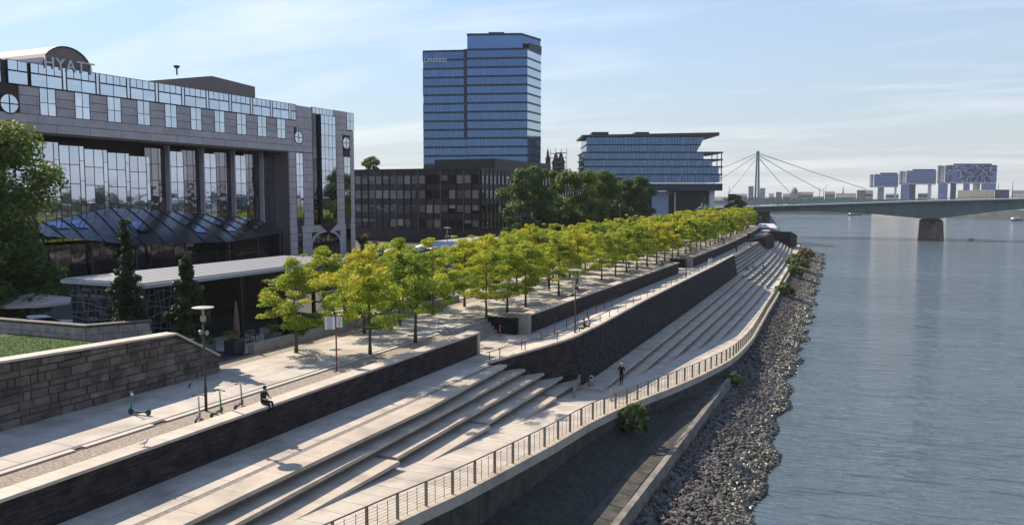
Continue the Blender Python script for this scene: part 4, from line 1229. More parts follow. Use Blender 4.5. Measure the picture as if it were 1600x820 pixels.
# ------------------------------------------------------------------ rusticated stone wall and lawn terrace at the left
sw = tag(empty('rusticated_stone_wall', (-37.6,30,ZU)), 'weathered block stone retaining wall with sloping end beside the path', 'wall')
def swtop(y): return lerp([(10,10.95),(23.5,10.72),(34.4,10.38),(37.7,8.5)], y)
mb = MB(); secs = []
for y2 in stations(10,37.7,1.2):
    secs.append([(-37.8,y2,7.0),(-37.06,y2,7.0),(-37.06,y2,swtop(y2)-.06),(-37.8,y2,swtop(y2)-.06)])
mb.loft(secs); mb.build('wall_core', mat('stone_joint', (.055,.047,.043), rough=1, var=.3), sw)
rs_ = random.Random(3); z = ZU-.02; row = 0
while z < 10.9:
    hgt = rs_.choice([.34,.44,.48,.30]); y = 19.5 + rs_.random()*.6
    while y < 37.7:
        L = rs_.choice([.38,.55,.75,1.05,.9,1.25]); a, b2 = y, min(y+L, 37.7); y += L
        zt_a, zt_b = min(z+hgt, swtop(a)-.1), min(z+hgt, swtop(b2)-.1)
        if zt_b < z+.08 and zt_a < z+.08: continue
        zt_b = max(zt_b, z+.05); zt_a = max(zt_a, z+.05)
        pr = rs_.uniform(.02,.13); e = rs_.uniform(.006,.016); x1 = -37.06+pr
        vs = [(-37.12,a+e,z+e),(x1,a+e+.02,z+e+.02),(x1+rs_.uniform(-.03,.03),b2-e-.02,z+e+.02),(-37.12,b2-e,z+e),(-37.12,a+e,zt_a-e),(x1+rs_.uniform(-.03,.03),a+e+.02,zt_a-e-.02),(x1,b2-e-.02,zt_b-e-.02),(-37.12,b2-e,zt_b-e)]
        MB().add(vs, [(0,3,2,1),(4,5,6,7),(0,1,5,4),(1,2,6,5),(2,3,7,6),(3,0,4,7)]).build('stone_block', m_stone_a, sw)
    z += hgt; row += 1
for z in (7.5,7.95,8.3):         # end face blocks
    pbox('stone_block', m_stone_a, sw, -37.75, -37.1, 37.71, 37.78, z, z+.33)
for i in range(14):
    y0 = 10+27.7*i/14; y1 = 10+27.7*(i+1)/14; c = (y0+y1)/2; za, zb = swtop(y0), swtop(y1)
    L = math.hypot(y1-y0, zb-za)
    if y1 > 34.4 > y0:
        for q0, q1 in ((y0,34.4),(34.4,y1)):
            piece('cap_stone', m_cap, sw, (-37.4,(q0+q1)/2,(swtop(q0)+swtop(q1))/2), (.95,math.hypot(q1-q0,swtop(q1)-swtop(q0)),.12), rx=math.atan2(swtop(q1)-swtop(q0),q1-q0))
    else: piece('cap_stone', m_cap, sw, (-37.4,c,(za+zb)/2), (.95,L-.01,.12), rx=math.atan2(zb-za,y1-y0))
lt = empty('lawn_terrace', (-43,28,9.7)); tag(lt, kind='structure')
MB().box(-50,-37.8,8,33.2,7.0,9.72).build('terrace_soil', m_grass, lt)
def blades(parent, x0, x1, y0, y1, z, n, seed, hgt=.09):
    r = np.random.RandomState(seed); x = r.uniform(x0,x1,n); y = r.uniform(y0,y1,n); a = r.uniform(0,6.28,n); hh = hgt*r.uniform(.5,1.4,n); w = .035
    dx, dy = np.cos(a)*w, np.sin(a)*w; lx, ly = r.normal(size=n)*.03, r.normal(size=n)*.03
    v = np.stack([np.stack([x-dx,y-dy,np.full(n,z)],1),np.stack([x+dx,y+dy,np.full(n,z)],1),np.stack([x+lx,y+ly,z+hh],1)],1).reshape(-1,3)
    me = bpy.data.meshes.new('grass'); me.from_pydata(v.tolist(), [], [(3*i,3*i+1,3*i+2) for i in range(n)]); me.materials.append(m_grass)
    o = bpy.data.objects.new('grass', me); link(o, parent); o['kind'] = 'stuff'
blades(lt, -49, -37.9, 20, 33, 9.72, 26000, 1, .022)
lw = tag(empty('low_block_wall', (-46,33.6,9.7)), 'low pale block wall around the raised lawn', 'wall')
def low_wall(p0, p1, z0, z1, courses):
    a, b2 = Vector(p0), Vector(p1); d = b2-a; L = d.length; rz = math.atan2(d.y, d.x); nrm = Vector((d.y,-d.x)).normalized()
    c = (a+b2)/2; piece('wall_core', MATS['stone_joint'], lw, (c.x,c.y,(z0+z1)/2-.03), (L,.4,z1-z0-.08), rz=rz)
    hh = (z1-z0-.1)/courses; r = random.Random(int(L*10))
    for k in range(courses):
        s = 0.0
        while s < L:
            l = min(r.choice([.7,.9,1.1]), L-s); q = a+d*((s+l/2)/L)+nrm*.19
            if l > .1: piece('stone_block', mat('pale_block', (.27,.235,.22), rough=.9, var=.25, scale=2, ovar=.15), lw, (q.x,q.y,z0+hh*(k+.5)), (l-.03,.1,hh-.03), rz=rz)
            s += l
    n = max(1, int(L/1.4))
    for k in range(n):
        q = a+d*((k+.5)/n); piece('cap_stone', mat('dark_cap', (.10,.085,.08), rough=.8, var=.2), lw, (q.x,q.y,z1), (L/n-.01,.56,.1), rz=rz)
low_wall((-56,32.9), (-43.4,33.6), 8.2, 10.55, 5)
low_wall((-43.3,33.3), (-41.3,36.4), 8.2, 10.62, 5)
st_ = tag(empty('concrete_block_seat', (-39.4,25.6,9.72)), 'pale concrete block on the lawn at the left edge', 'block')
MB().prism([(-39.9,24.6),(-38.75,24.9),(-38.9,26.6),(-40.0,26.3)], 9.7, 10.3).build('block', m_conc, st_, bevel=.03)

# ------------------------------------------------------------------ pavilion with flat roof and lattice screen
pv = tag(empty('pavilion', (-48,48,ZU)), 'low pavilion with ribbed pale flat roof and lattice screen walls', 'pavilion')
m_roofp = mat('pale_roof_membrane', (.25,.25,.265), rough=.45, var=.08, metal=.1)
m_fascia = mat('pale_fascia', (.30,.32,.37), rough=.5, var=.05)
PX0, PX1, PY0, PY1, PZ = -52.3, -44.0, 38.4, 62.0, 12.55
pbox('roof_slab', m_fascia, pv, PX0, PX1, PY0, PY1, PZ-.26, PZ)
for i in range(9):
    a = PX0+.15+(PX1-PX0-.3)*i/9; pbox('roof_strip', m_roofp, pv, a+.09, a+(PX1-PX0-.3)/9-.09, PY0+.1, PY1-.1, PZ-.02, PZ+.10)
m_screen = mat('screen_strip', (.09,.105,.13), rough=.6, var=.1)
m_screen_bk = mat('screen_backing', (.035,.03,.035), rough=.8, var=.3)
pbox('back_wall', m_screen_bk, pv, PX0+.4, PX0+.6, PY0+.5, PY1-.4, ZU-.1, PZ-.36)
pbox('end_wall', m_screen_bk, pv, PX0+.6, PX1-.7, PY0+.55, PY0+.7, ZU-.1, PZ-.36)
rsx = random.Random(9)
for face in range(2):
    L = (PX1-PX0-.9) if face == 0 else 3.6
    for k in range(17 if face == 0 else 8):        # wavy uprights
        s = L*(k+.5)/(17 if face == 0 else 8); pp = []
        for j in range(9):
            z = ZU+(PZ-.4-ZU)*j/8; o = .22*math.sin(j*.9+k*1.7)
            pp.append((PX0+.5+s+o, PY0+.35, z) if face == 0 else (PX1-.45, PY0+.4+s+o*.6, z))
        MB().path(pp, .05, 4).build('screen_strip', m_screen, pv)
    for k in range(9):
        z = ZU+.4+.5*k; pp = []
        for j in range(13):
            s = L*j/12; o = .13*math.sin(j*.8+k*2.1)
            pp.append((PX0+.5+s, PY0+.32, z+o) if face == 0 else (PX1-.42, PY0+.4+s, z+o))
        MB().path(pp, .045, 4).build('screen_strip', m_screen, pv)
    if face == 0:
        for k in range(20):
            zz = ZU+1.5+rsx.choice([0,.4,.8,1.2,1.6,2.0,2.4,2.8]); x0 = PX0+.7+rsx.random()*6; pbox('screen_slat', mat('screen_slat_m', (.24,.21,.2), var=.2), pv, x0, x0+rsx.uniform(.8,1.5), PY0+.46, PY0+.52, zz, zz+.2)
for y in (43.2,47.6,52,56.4,61): pbox('column', m_dark, pv, PX1-.55, PX1-.3, y, y+.25, ZU, PZ-.36)
pbox('counter', m_dark, pv, -50, -49, 45, 58, ZU, ZU+1.1)

def parasol_closed(label, loc):
    t = tag(empty('closed_parasol', loc), label, 'parasol')
    MB().tube(loc, (loc[0],loc[1],loc[2]+3.4), .03).build('pole', m_metal, t)
    MB().lathe((loc[0],loc[1],loc[2]+.9), [(.22,0),(.26,.3),(.16,1.6),(.06,2.5),(.02,2.6)], 9).build('canopy', mat('closed_canopy', (.16,.11,.10), rough=.9, var=.2, scale=6), t)
parasol_closed('tall closed brown parasol at the pavilion front corner', (-41.4,43.9,ZU))
def parasol_open(label, loc, r=3.1, h=2.7):
    t = tag(empty('open_parasol', loc), label, 'parasol')
    MB().tube(loc, (loc[0],loc[1],loc[2]+h), .04).build('pole', m_metal, t)
    n = 8; vs = [(loc[0],loc[1],loc[2]+h+.75)]+[(loc[0]+r*math.cos(6.283*i/n+.3),loc[1]+r*math.sin(6.283*i/n+.3),loc[2]+h) for i in range(n)]
    vs += [(x,y,z-.18) for x,y,z in vs[1:]]
    MB().add(vs, [(0,1+i,1+(i+1) % n) for i in range(n)]+[(1+i,1+n+i,1+n+(i+1) % n,1+(i+1) % n) for i in range(n)]).build('canopy', mat('beige_canvas', (.42,.37,.34), rough=.9, var=.05), t, recalc=False)
parasol_open('open beige parasol at the left edge behind the low wall', (-62.6,43.6,ZU), 3.2, 2.35)

def car(label, loc, rz, paint):
    t = tag(empty('parked_car', loc, rz), label, 'car')
    def B(name, mt, prof, w, z=0, smooth=False):
        secs = []
        for yy in (-w/2, w/2): secs.append([(x, yy, zz) for x, zz in prof])
        return MB().loft(secs).build(name, mt, t, local=True, bevel=.04)
    B('body', paint, [(-2.15,.35),(2.15,.35),(2.2,.65),(2.05,.85),(1.0,.95),(-1.6,1.0),(-2.15,.9),(-2.2,.6)], 1.75)
    B('cabin_glass', m_hglass_d, [(-1.75,.97),(.95,.93),(.25,1.38),(-1.15,1.42)], 1.5)
    B('roof', paint, [(-1.2,1.40),(.3,1.36),(.1,1.46),(-.9,1.49)], 1.46)
    for x in (-1.35,1.35):
        for yy in (-.8,.8):
            w = MB().tube((x,yy-.1,.33),(x,yy+.1,.33),.33,n=14).build('wheel', m_black, t, local=True)
            MB().tube((x,yy-.105,.33),(x,yy+.105,.33),.19,n=10).build('rim', m_metal, w, local=True)
    for yy in (-.6,.6): MB().box(2.08,2.21,yy-.2,yy+.2,.62,.76).build('headlight', m_white, t, local=True)
    return t
car('pale blue-white car parked behind the low wall', (-56.3,40.0,ZU+.6), 1.2, mat('white_car_paint', (.55,.58,.66), rough=.2, var=.02, spec=.7))

# planters and outdoor seating in the pavilion shade
def planter(label, x, y, w, d, h, seed, mt):
    t = tag(empty('planter', (x,y,ZU)), label, 'planter')
    b_ = MB().box(x-w/2,x+w/2,y-d/2,y+d/2,ZU,ZU+h); b_.build('tub', mt, t, bevel=.02)
    r = random.Random(seed); cl = [(x+r.uniform(-w/2,w/2)*.8, y+r.uniform(-d/2,d/2)*.8, ZU+h+r.uniform(.1,.5), .22,.22,.22, r.uniform(.4,1)) for _ in range(8)]
    o = bpy.data.objects.new('plant', leaf_mesh('plant', cl, 420, .07, m_leaf_mid, seed)); link(o, t)
m_tub = mat('dark_planter', (.035,.035,.04), rough=.7); m_tub2 = mat('grey_planter', (.13,.13,.14), rough=.8)
planter('dark square planter at the end of the bench wall', -40.4, 42.6, 1.0, 1.0, .95, 1, m_tub)
planter('grey planter left of the dark square planter', -41.9, 41.3, 1.3, .9, .8, 2, m_tub2)
planter('grey planter behind the first tree of the middle row', -40.6, 46.8, 1.0, .8, .8, 3, m_tub2)
planter('grey planter with bright plant below the signpost boards', -40.7, 51.2, 1.3, .8, .8, 4, m_tub2)
planter('dark planter beside the short columnar tree', -43.0, 40.4, 1.6, .8, .9, 5, m_tub)
def cafe_table(label, x, y):
    t = tag(empty('cafe_table', (x,y,ZU)), label, 'table')
    MB().lathe((x,y,ZU),[(.24,0),(.24,.03),(.03,.05),(.03,.7)],10).build('stand', m_dark, t)
    MB().lathe((x,y,ZU+.7),[(.38,0),(.4,.02),(.38,.04)],16).build('table_top', m_dark, t)
def cafe_chair(label, x, y, rz):
    t = tag(empty('cafe_chair', (x,y,ZU), rz), label, 'chair', 'cafe chairs in the pavilion shade')
    MB().box(-.22,.22,-.22,.22,.42,.47).build('seat', m_dark, t, local=True)
    MB().box(-.22,.22,.19,.23,.5,.88).build('backrest', m_dark, t, local=True)
    for sx in (-.19,.19):
        for sy in (-.19,.19): MB().tube((sx,sy,0),(sx,sy,.42),.018,n=5).build('leg', m_dark, t, local=True)
for i, (x,y) in enumerate([(-42.6,46.5),(-42.6,50.0),(-42.8,54.0),(-42.6,58.0)]):
    w = ['nearest the planters','second from the planters','third from the planters','farthest from the planters'][i]
    cafe_table('dark round cafe table %s' % w, x, y)
    cafe_chair('dark cafe chair in the shade beside the pavilion', x+.1, y-.75, math.pi); cafe_chair('dark cafe chair in the shade beside the pavilion', x-.1, y+.75, 0)

bw_ = tag(empty('bench_wall', (-39.3,58,ZU)), 'low concrete bench wall behind the middle tree row', 'wall')
y = 43.2
while y < 74:
    pbox('bench_block', m_conc, bw_, -39.75, -39.2, y+.01, min(y+3.0,74)-.01, ZU-.05, ZU+.62); y += 3.0
lawn = MB(); n = 20
lawn.prism([(-42.3+2.0*math.cos(6.283*i/n), 73.2+3.2*math.sin(6.283*i/n)) for i in range(n)], ZU-.1, ZU+.05).build('lawn', m_grass); tag(bpy.data.objects['lawn'], kind='structure')
MB().box(-46.4,-39.8,43,78,ZU-.05,ZU-.015).build('terrace_pavement', m_plaza); tag(bpy.data.objects['terrace_pavement'], kind='structure')
bl = tag(empty('bollard', (-40.7,75.4,ZU)), 'dark bollard post beside the small lawn', 'bollard')
MB().lathe((-40.7,75.4,ZU),[(.14,0),(.14,.9),(.11,.98),(.02,1.0)],10).build('post', m_dark, bl)

# blue tents and grey kiosk roof behind the trees
def tent(label, c, L, W, h, rz, mt):
    t = tag(empty('market_tent', (c[0],c[1],ZU), rz), label, 'tent')
    MB().add([(-L/2,-W/2,h),(L/2,-W/2,h),(L/2,W/2,h),(-L/2,W/2,h),(-L/2+.8,0,h+.7),(L/2-.8,0,h+.7)], [(0,1,5,4),(1,2,5),(2,3,4,5),(3,0,4)]).build('roof', mt, t, local=True)
    for sy in (-1,1): MB().box(-L/2,L/2,sy*W/2-.02,sy*W/2+.02,h-.9,h-.01).build('valance', mt, t, local=True)
    for sx in (-1,1):
        for sy in (-1,1): MB().tube((sx*L/2,sy*W/2,0),(sx*L/2,sy*W/2,h),.05,n=6).build('leg', m_dark, t, local=True)
m_bluet = mat('blue_tarpaulin', (.025,.06,.22), rough=.45, var=.15)
tent('blue canopy tent left of a second one behind the trees', (-60.5,96.5), 6.0, 4.2, 3.2, 1.4, m_bluet)
tent('blue canopy tent right of its twin behind the trees', (-58.5,104), 8.0, 4.2, 3.4, 1.4, m_bluet)
kg = tag(empty('kiosk', (-60,122,ZU)), 'grey flat roofed kiosk behind the golden trees', 'kiosk')
MB().box(-66,-55,115,131,ZU+3.1,ZU+3.5).build('roof', m_conc, kg); MB().box(-65,-56,116,130,ZU-.1,ZU+3.1).build('wall', m_brown, kg)

# ------------------------------------------------------------------ lamps and signs
def lamp(label, loc, h=5.35):
    t = tag(empty('street_lamp', loc), label, 'street lamp', 'promenade lamps')
    MB().path([(0,0,-.05),(0,0,1.2),(0,0,1.25),(0,0,h-.75)], [.075,.075,.055,.05], 8).build('pole', m_dark, t, local=True, smooth=True)
    MB().lathe((0,0,h-.75), [(.05,0),(.14,.04),(.14,.3),(.06,.34),(.05,.7)], 10).build('lamp_body', m_metal, t, local=True)
    MB().lathe((0,0,h-.06), [(.12,0),(.54,.03),(.54,.07),(.12,.12)], 22).build('reflector_disc', mat('lamp_disc', (.42,.40,.37), rough=.4, metal=.3), t, local=True)
    for s in (-1,1):
        MB().tube((0,0,h-1.35),(s*.2,0,h-1.3),.02,n=5).lathe((s*.22,0,h-1.42),[(.03,0),(.09,.06),(.09,.2),(.03,.24)],8).build('spotlight', m_metal, t, local=True)
    return t
l0 = lamp('tall disc lamp post beside parked scooters and the near slate wall', (-30.95,30.5,ZU))
copy_thing(l0, (-21.8,61.3,7.1), .4, 1.0, 'disc lamp post on the middle walk by the sitting couple')
copy_thing(l0, (-22.9,109.6,7.0), .4, 1.0, 'disc lamp post on the middle walk before the far stair')
copy_thing(l0, (-36.0,57.2,ZU), .4, .95, 'disc lamp standing among the golden trees')
copy_thing(l0, (-61.5,112,ZU), .4, 1.1, 'disc lamp in front of the brown office block')
copy_thing(l0, (bx(-21.5,286),286,4.6), .4, 1.1, 'disc lamp on the end bastion against the water')
copy_thing(l0, (bx(-27,272),272,ZM), .4, 1.0, 'lamp post at the far end of the middle walk')
sg = tag(empty('signpost', (-30.6,41.1,ZU)), 'red signpost with two stacks of white direction boards', 'signpost')
MB().tube((-30.6,41.1,ZU-.05),(-30.6,41.1,ZU+3.55),.05,n=8).build('post', mat('red_post', (.20,.035,.03), rough=.5), sg)
m_board = mat('white_board', (.72,.72,.76), rough=.5, var=.03); m_boardline = mat('board_print', (.06,.06,.10), rough=.6)
for side_, nb, ang, L in ((-1,6,.10,.62),(1,5,-.5,.45)):
    d = Vector((math.cos(YAW+ang), math.sin(YAW+ang), 0))*side_
    for k in range(nb):
        z = ZU+3.36-.135*k; c = Vector((-30.6,41.1,z))+d*(L/2+.06)
        bo = piece('sign_board', m_board, sg, c, (L,.03,.122), rz=math.atan2(d.y,d.x))
        fc = Vector((math.sin(YAW), -math.cos(YAW), 0))
        for j in range(2):
            q = c+fc*.022+d*(.02*((k+j) % 3)); piece('print_line', m_boardline, bo, (q.x,q.y,z+.025-.05*j), (L*(.72-.12*((k*2+j) % 3)),.006,.022), rz=math.atan2(d.y,d.x))

# litter bin and gates at the ramp
bn = tag(empty('litter_bin', (-19.75,59.3,3.3)), 'tall rounded grey litter bin at the corner of the long dark wall', 'litter bin')
MB().tube((-19.75,59.3,3.2),(-19.75,59.3,3.5),.06).build('foot', m_dark, bn)
MB().lathe((-19.75,59.3,3.45),[(.2,0),(.22,.05),(.22,.75),(.19,.86),(.1,.92),(.02,.93)],14).build('body', m_metal, bn, smooth=True)
piece('opening', m_black, bn, (-19.67,59.1,4.2), (.22,.06,.14), rz=YAW)
def gate(label, p0, p1, z, h=1.1):
    t = tag(empty('metal_gate', (p0[0],p0[1],z)), label, 'gate')
    for p in (p0, p1): MB().box(p[0]-.06,p[0]+.06,p[1]-.06,p[1]+.06,z-.1,z+h).build('post', m_metal, t)
    for k in (0,1):
        zz = z+(.1 if k == 0 else h-.06); MB().tube((*p0,zz),(*p1,zz),.025).build('rail', m_metal, t)
    a, b2 = Vector(p0), Vector(p1); n = int((b2-a).length/.14)
    for i in range(1, n):
        q = a.lerp(b2, i/n); piece('bar', m_metal, t, (q.x,q.y,z+h/2), (.02,.02,h-.15))
gate('pale metal gate standing across the steps by the litter bin', (-19.6,55.0), (-20.3,58.2), 3.5)
gate('low metal gate beside the river railing below the walking man', (-16.9,55.4), (-16.2,57.2), 3.42, .95)

# ------------------------------------------------------------------ electric scooters
m_teal = mat('teal_scooter', (.03,.22,.19), rough=.35, var=.05); m_green = mat('green_scooter', (.10,.34,.06), rough=.4, var=.05)
def scooter(label, loc, rz, paint, tilt=0):
    t = tag(empty('electric_scooter', loc, rz), label, 'scooter', 'parked electric scooters')
    MB().prism([(-.42,-.08),(.38,-.08),(.42,0),(.38,.08),(-.42,.08)], .13, .2).build('deck', m_dark, t, local=True, bevel=.01)
    MB().path([(.38,0,.16),(.5,0,.3),(.45,0,.7),(.38,0,1.15)], [.05,.045,.04,.035], 8).build('stem', paint, t, local=True, smooth=True)
    hb = MB().path([(.36,-.28,1.17),(.38,-.1,1.19),(.38,.1,1.19),(.36,.28,1.17)], [.022]*4, 6).build('handlebar', m_dark, t, local=True)
    for s in (-1,1): MB().tube((.36,s*.2,1.175),(.36,s*.3,1.168),.03,n=6).build('grip', m_black, hb, local=True)
    for x in (.52,-.52):
        w = MB().tube((x,-.035,.13),(x,.035,.13),.13,n=14).build('wheel', m_black, t, local=True)
        MB().tube((x,-.04,.13),(x,.04,.13),.06,n=8).build('hub', paint, w, local=True)
    MB().path([(-.36,0,.19),(-.55,0,.3),(-.7,0,.24)], [.05,.05,.03], 5).build('rear_fender', paint, t, local=True)
    MB().path([(.40,0,.3),(.54,0,.3),(.64,0,.22)], [.045,.05,.03], 5).build('front_fender', paint, t, local=True)
    MB().box(.36,.46,-.045,.045,.98,1.08).build('headlight', m_white, t, local=True)
    return t
scooter('teal scooter standing alone in the shade of the stone wall', (-33.4,28.5,ZU), YAW+math.pi-.25, m_teal)
scooter('scooter with white body left of the lamp pole', (-29.9,28.9,ZU), 2.2, mat('white_scooter', (.5,.55,.5), rough=.4))
scooter('bright green scooter leaning at the lamp pole', (-29.75,30.0,ZU), 1.9, m_green)
scooter('pale scooter with dark wheels parked right of the lamp', (-29.8,31.6,ZU), 2.0, mat('grey_scooter', (.25,.26,.25), rough=.4))

# ------------------------------------------------------------------ people
def person(label, loc, rz, pose, shirt, legs, skin=(.42,.26,.19), hair=(.02,.015,.012), h=1.75, name='person'):
    k = h/1.75
    J = {}
    if pose in ('stand','walk'):
        st = .22 if pose == 'walk' else .03
        J = dict(pel=(0,0,.95,.125), sp=(0,0,1.15,.12), ch=(0,.01,1.36,.14), nk=(0,.01,1.51,.052), hd0=(0,-.01,1.59,.075), hd1=(0,-.02,1.67,.092), hd2=(0,-.01,1.755,.055),
            hl=(-.1,0,.9,.095), kl=(-.11,-st*.8,.5,.062), al=(-.11,-st*.5+.0,.09,.042), tl=(-.12,-st*.5-.17,.035,.035),
            hr=(.1,0,.9,.095), kr=(.11,st*.35,.5,.062), ar=(.11,st*1.3,.1,.042), tr=(.12,st*1.3-.16,.04,.035),
            sl=(-.18,0,1.42,.062), el=(-.25,.03+st*.4,1.15,.045), wl=(-.25,-.06+st*.3,.92,.033), fl=(-.25,-.1+st*.25,.82,.026), thl=(-.22,-.12+st*.25,.87,.014),
            sr=(.18,0,1.42,.062), er=(.25,.03-st*.4,1.15,.045), wr=(.25,-.08-st*.7,.93,.033), fr=(.25,-.13-st*.8,.84,.026), thr=(.22,-.14-st*.8,.89,.014))
    else:
        fwd = -.45; drop = 0.0 if pose == 'sit' else 0
        J = dict(pel=(0,0,.12,.135), sp=(0,.02,.33,.125), ch=(0,-.02,.55,.14), nk=(0,-.05,.7,.052), hd0=(0,-.08,.77,.075), hd1=(0,-.1,.85,.092), hd2=(0,-.09,.935,.055),
            hl=(-.1,-.02,.1,.1), kl=(-.13,fwd,.12,.066), al=(-.13,fwd-.03,-.32,.045), tl=(-.13,fwd-.2,-.38,.036),
            hr=(.1,-.02,.1,.1), kr=(.13,fwd,.12,.066), ar=(.13,fwd-.03,-.32,.045), tr=(.13,fwd-.2,-.38,.036),
            sl=(-.18,-.02,.6,.062), el=(-.24,-.12,.36,.045), wl=(-.15,-.33,.28,.033), fl=(-.1,-.42,.3,.026), thl=(-.08,-.38,.34,.014),
            sr=(.18,-.02,.6,.062), er=(.24,-.12,.36,.045), wr=(.15,-.33,.28,.033), fr=(.1,-.42,.3,.026), thr=(.08,-.38,.34,.014))
    E_ = [('pel','sp',1),('sp','ch',1),('ch','nk',0),('nk','hd0',0),('hd0','hd1',0),('hd1','hd2',0),('pel','hl',2),('hl','kl',2),('kl','al',2),('al','tl',3),('pel','hr',2),('hr','kr',2),('kr','ar',2),('ar','tr',3),
          ('ch','sl',1),('sl','el',1),('el','wl',0),('wl','fl',0),('wl','thl',0),('ch','sr',1),('sr','er',1),('er','wr',0),('wr','fr',0),('wr','thr',0)]
    names = list(J); me = bpy.data.meshes.new('body')
    me.from_pydata([tuple(c*k for c in J[n][:3]) for n in names], [(names.index(a), names.index(b2)) for a, b2, _ in E_], [])
    o = bpy.data.objects.new('tmp', me); col.objects.link(o)
    sk = o.modifiers.new('s', 'SKIN'); sk.use_smooth_shade = True
    for i, n in enumerate(names):
        v = me.skin_vertices[0].data[i]; r = J[n][3]*k; v.radius = (r*1.15, r) if n in ('ch','sp','pel') else (r, r); v.use_root = (n == 'pel')
    sb = o.modifiers.new('b', 'SUBSURF'); sb.levels = 1; sb.render_levels = 1
    dg = bpy.context.evaluated_depsgraph_get(); bm_ = bpy.data.meshes.new_from_object(o.evaluated_get(dg)); bpy.data.objects.remove(o)
    def cm_(c, tagn): return mat('%s_%.2f_%.2f_%.2f' % (tagn, *c), c, rough=.85, var=.12, scale=8)
    bm_.materials.clear()
    for c, tn in ((skin,'skin'),(shirt,'cloth'),(legs,'cloth'),((.03,.03,.03),'shoe')): bm_.materials.append(cm_(c, tn))
    segs = [(Vector(J[a][:3])*k, Vector(J[b2][:3])*k, mi, (J[a][3]+J[b2][3])/2*k) for a, b2, mi in E_]
    idx = []
    for pl in bm_.polygons:
        c = pl.center; best = 1e9; bi = 0
        for a, b2, mi, rr3 in segs:
            d = b2-a; t = max(0, min(1, (c-a).dot(d)/d.length_squared)); dist = (c-(a+d*t)).length-rr3
            if dist < best: best, bi = dist, mi
        idx.append(bi)
    bm_.polygons.foreach_set('material_index', idx)
    t = tag(empty(name, loc, rz), label, 'person')
    b_ = bpy.data.objects.new('body', bm_); col.objects.link(b_); b_.parent = t
    hd = Vector(J['hd1'][:3])*k
    MB().lathe((hd.x,hd.y+.018*k,hd.z-.02*k),[(.085*k,-.03*k),(.105*k,.02*k),(.102*k,.07*k),(.07*k,.12*k),(.01,.135*k)],10).build('hair', cm_(hair,'hair'), t, local=True, smooth=True)
    return t
A90 = math.pi/2
NAVY=(.015,.016,.022); BLK=(.008,.008,.009); WHT=(.7,.7,.7); JEAN=(.04,.06,.12)
person('man in dark jacket sitting on the cap of the near slate wall', (-27.95,31.4,7.9), A90, 'sit', NAVY, BLK)
person('man in black walking along the lower promenade with a light cap', (-18.1,62.2,3.12), YAW+.1, 'walk', BLK, BLK, hair=(.5,.42,.36), h=1.8)
person('small child in red at the foot of the little stair', (-29.3,62.8,ZM), 2.0, 'stand', (.45,.04,.02), (.35,.06,.03), h=1.15)
person('person in dark clothes sitting by the hand rail, left of two', (-21.75,63.6,7.2), -1.2, 'sit', BLK, NAVY)
person('person in pale top sitting by the hand rail, right of two', (-21.75,64.8,7.2), -1.2, 'sit', (.35,.38,.5), NAVY)
person('person in dark coat standing beside a tree trunk on the plaza', (-33.6,85.4,ZU), 2.4, 'stand', BLK, BLK)
person('person in white shirt sitting on the cap of the middle slate wall', (-28.3,79.6,7.9), -A90, 'sit', WHT, BLK)
person('person in black walking across the far plaza', (-31.9,112.8,ZU), 1.9, 'walk', BLK, BLK)
person('person in dark blue sitting on the wall cap near the far stair', (-28.2,118,7.9), -A90, 'sit', (.03,.035,.06), JEAN)
person('distant person in black walking among the far trees', (-34.4,167.9,ZU), 2.2, 'walk', BLK, BLK)
person('distant person in white standing on the middle walk', (-29.4,172.5,ZM), .5, 'stand', WHT, (.3,.3,.32))
person('distant person in dark clothes on the far middle walk', (-28.2,189,ZM), .5, 'stand', NAVY, BLK)
person('farthest person in white on the middle walk', (-31.0,217,ZM), .5, 'walk', WHT, JEAN)
person('distant dark person sitting on the third slate wall', (bx(-28.1,178),178,7.9), -A90, 'sit', BLK, BLK)
person('person in white at the wall edge, left of a pair', (-23.5,130.0,6.9), 1.6, 'stand', WHT, WHT, h=1.65)
person('person in pale clothes at the wall edge, right of a pair', (-23.4,131.6,6.9), 1.2, 'stand', (.5,.48,.46), (.4,.4,.4), h=1.6)
person('dark person sitting on the top far step', (bx(-24.6,199),199,ZM+.02), A90, 'sit', BLK, BLK)
person('dark person standing just beyond the end of the long dark wall', (bx(-25.2,176),176,ZM), 1.0, 'stand', BLK, BLK, h=1.6)
person('person sitting on the far landing, leftmost', (bx(-21.9,166),166,3.52), A90, 'sit', (.05,.05,.06), BLK)
person('person sitting on the far landing in a pale top', (bx(-21.3,171.5),171.5,3.52), A90, 'sit', (.4,.4,.42), NAVY)
person('person in black sitting on the lower far flight', (bx(-19.8,178),178,3.0), A90, 'sit', BLK, BLK)
person('person in grey sitting lowest on the far flight', (bx(-19.2,168.5),168.5,2.46), A90, 'sit', (.12,.12,.13), BLK)

def pigeon(label, loc, rz, c):
    t = tag(empty('pigeon', loc, rz), label, 'pigeon')
    m_ = mat('pigeon_%.2f' % c, (c,c,c*1.05), rough=.8)
    MB().path([(-.2,0,.12),(-.1,0,.14),(.02,0,.16),(.1,0,.2),(.13,0,.27),(.17,0,.29),(.2,0,.285)], [.015,.05,.075,.05,.035,.035,.008], 8).build('body', m_, t, local=True, smooth=True)
    for s in (-1,1):
        MB().add([(.06,s*.06,.18),(-.08,s*.075,.17),(-.2,s*.04,.13),(-.05,s*.05,.2)], [(0,1,2,3)]).build('wing', m_, t, local=True)
        MB().tube((0,s*.03,0),(0,s*.03,.1),.008,n=4).build('leg', mat('pigeon_leg', (.4,.1,.08)), t, local=True)
pigeon('pale pigeon on the cap of the near slate wall', (-27.8,23.9,7.9), 1.0, .55)
pigeon('dark pigeon on the shaded path by the stone wall', (-35.4,33.7,ZU), 2.0, .06)

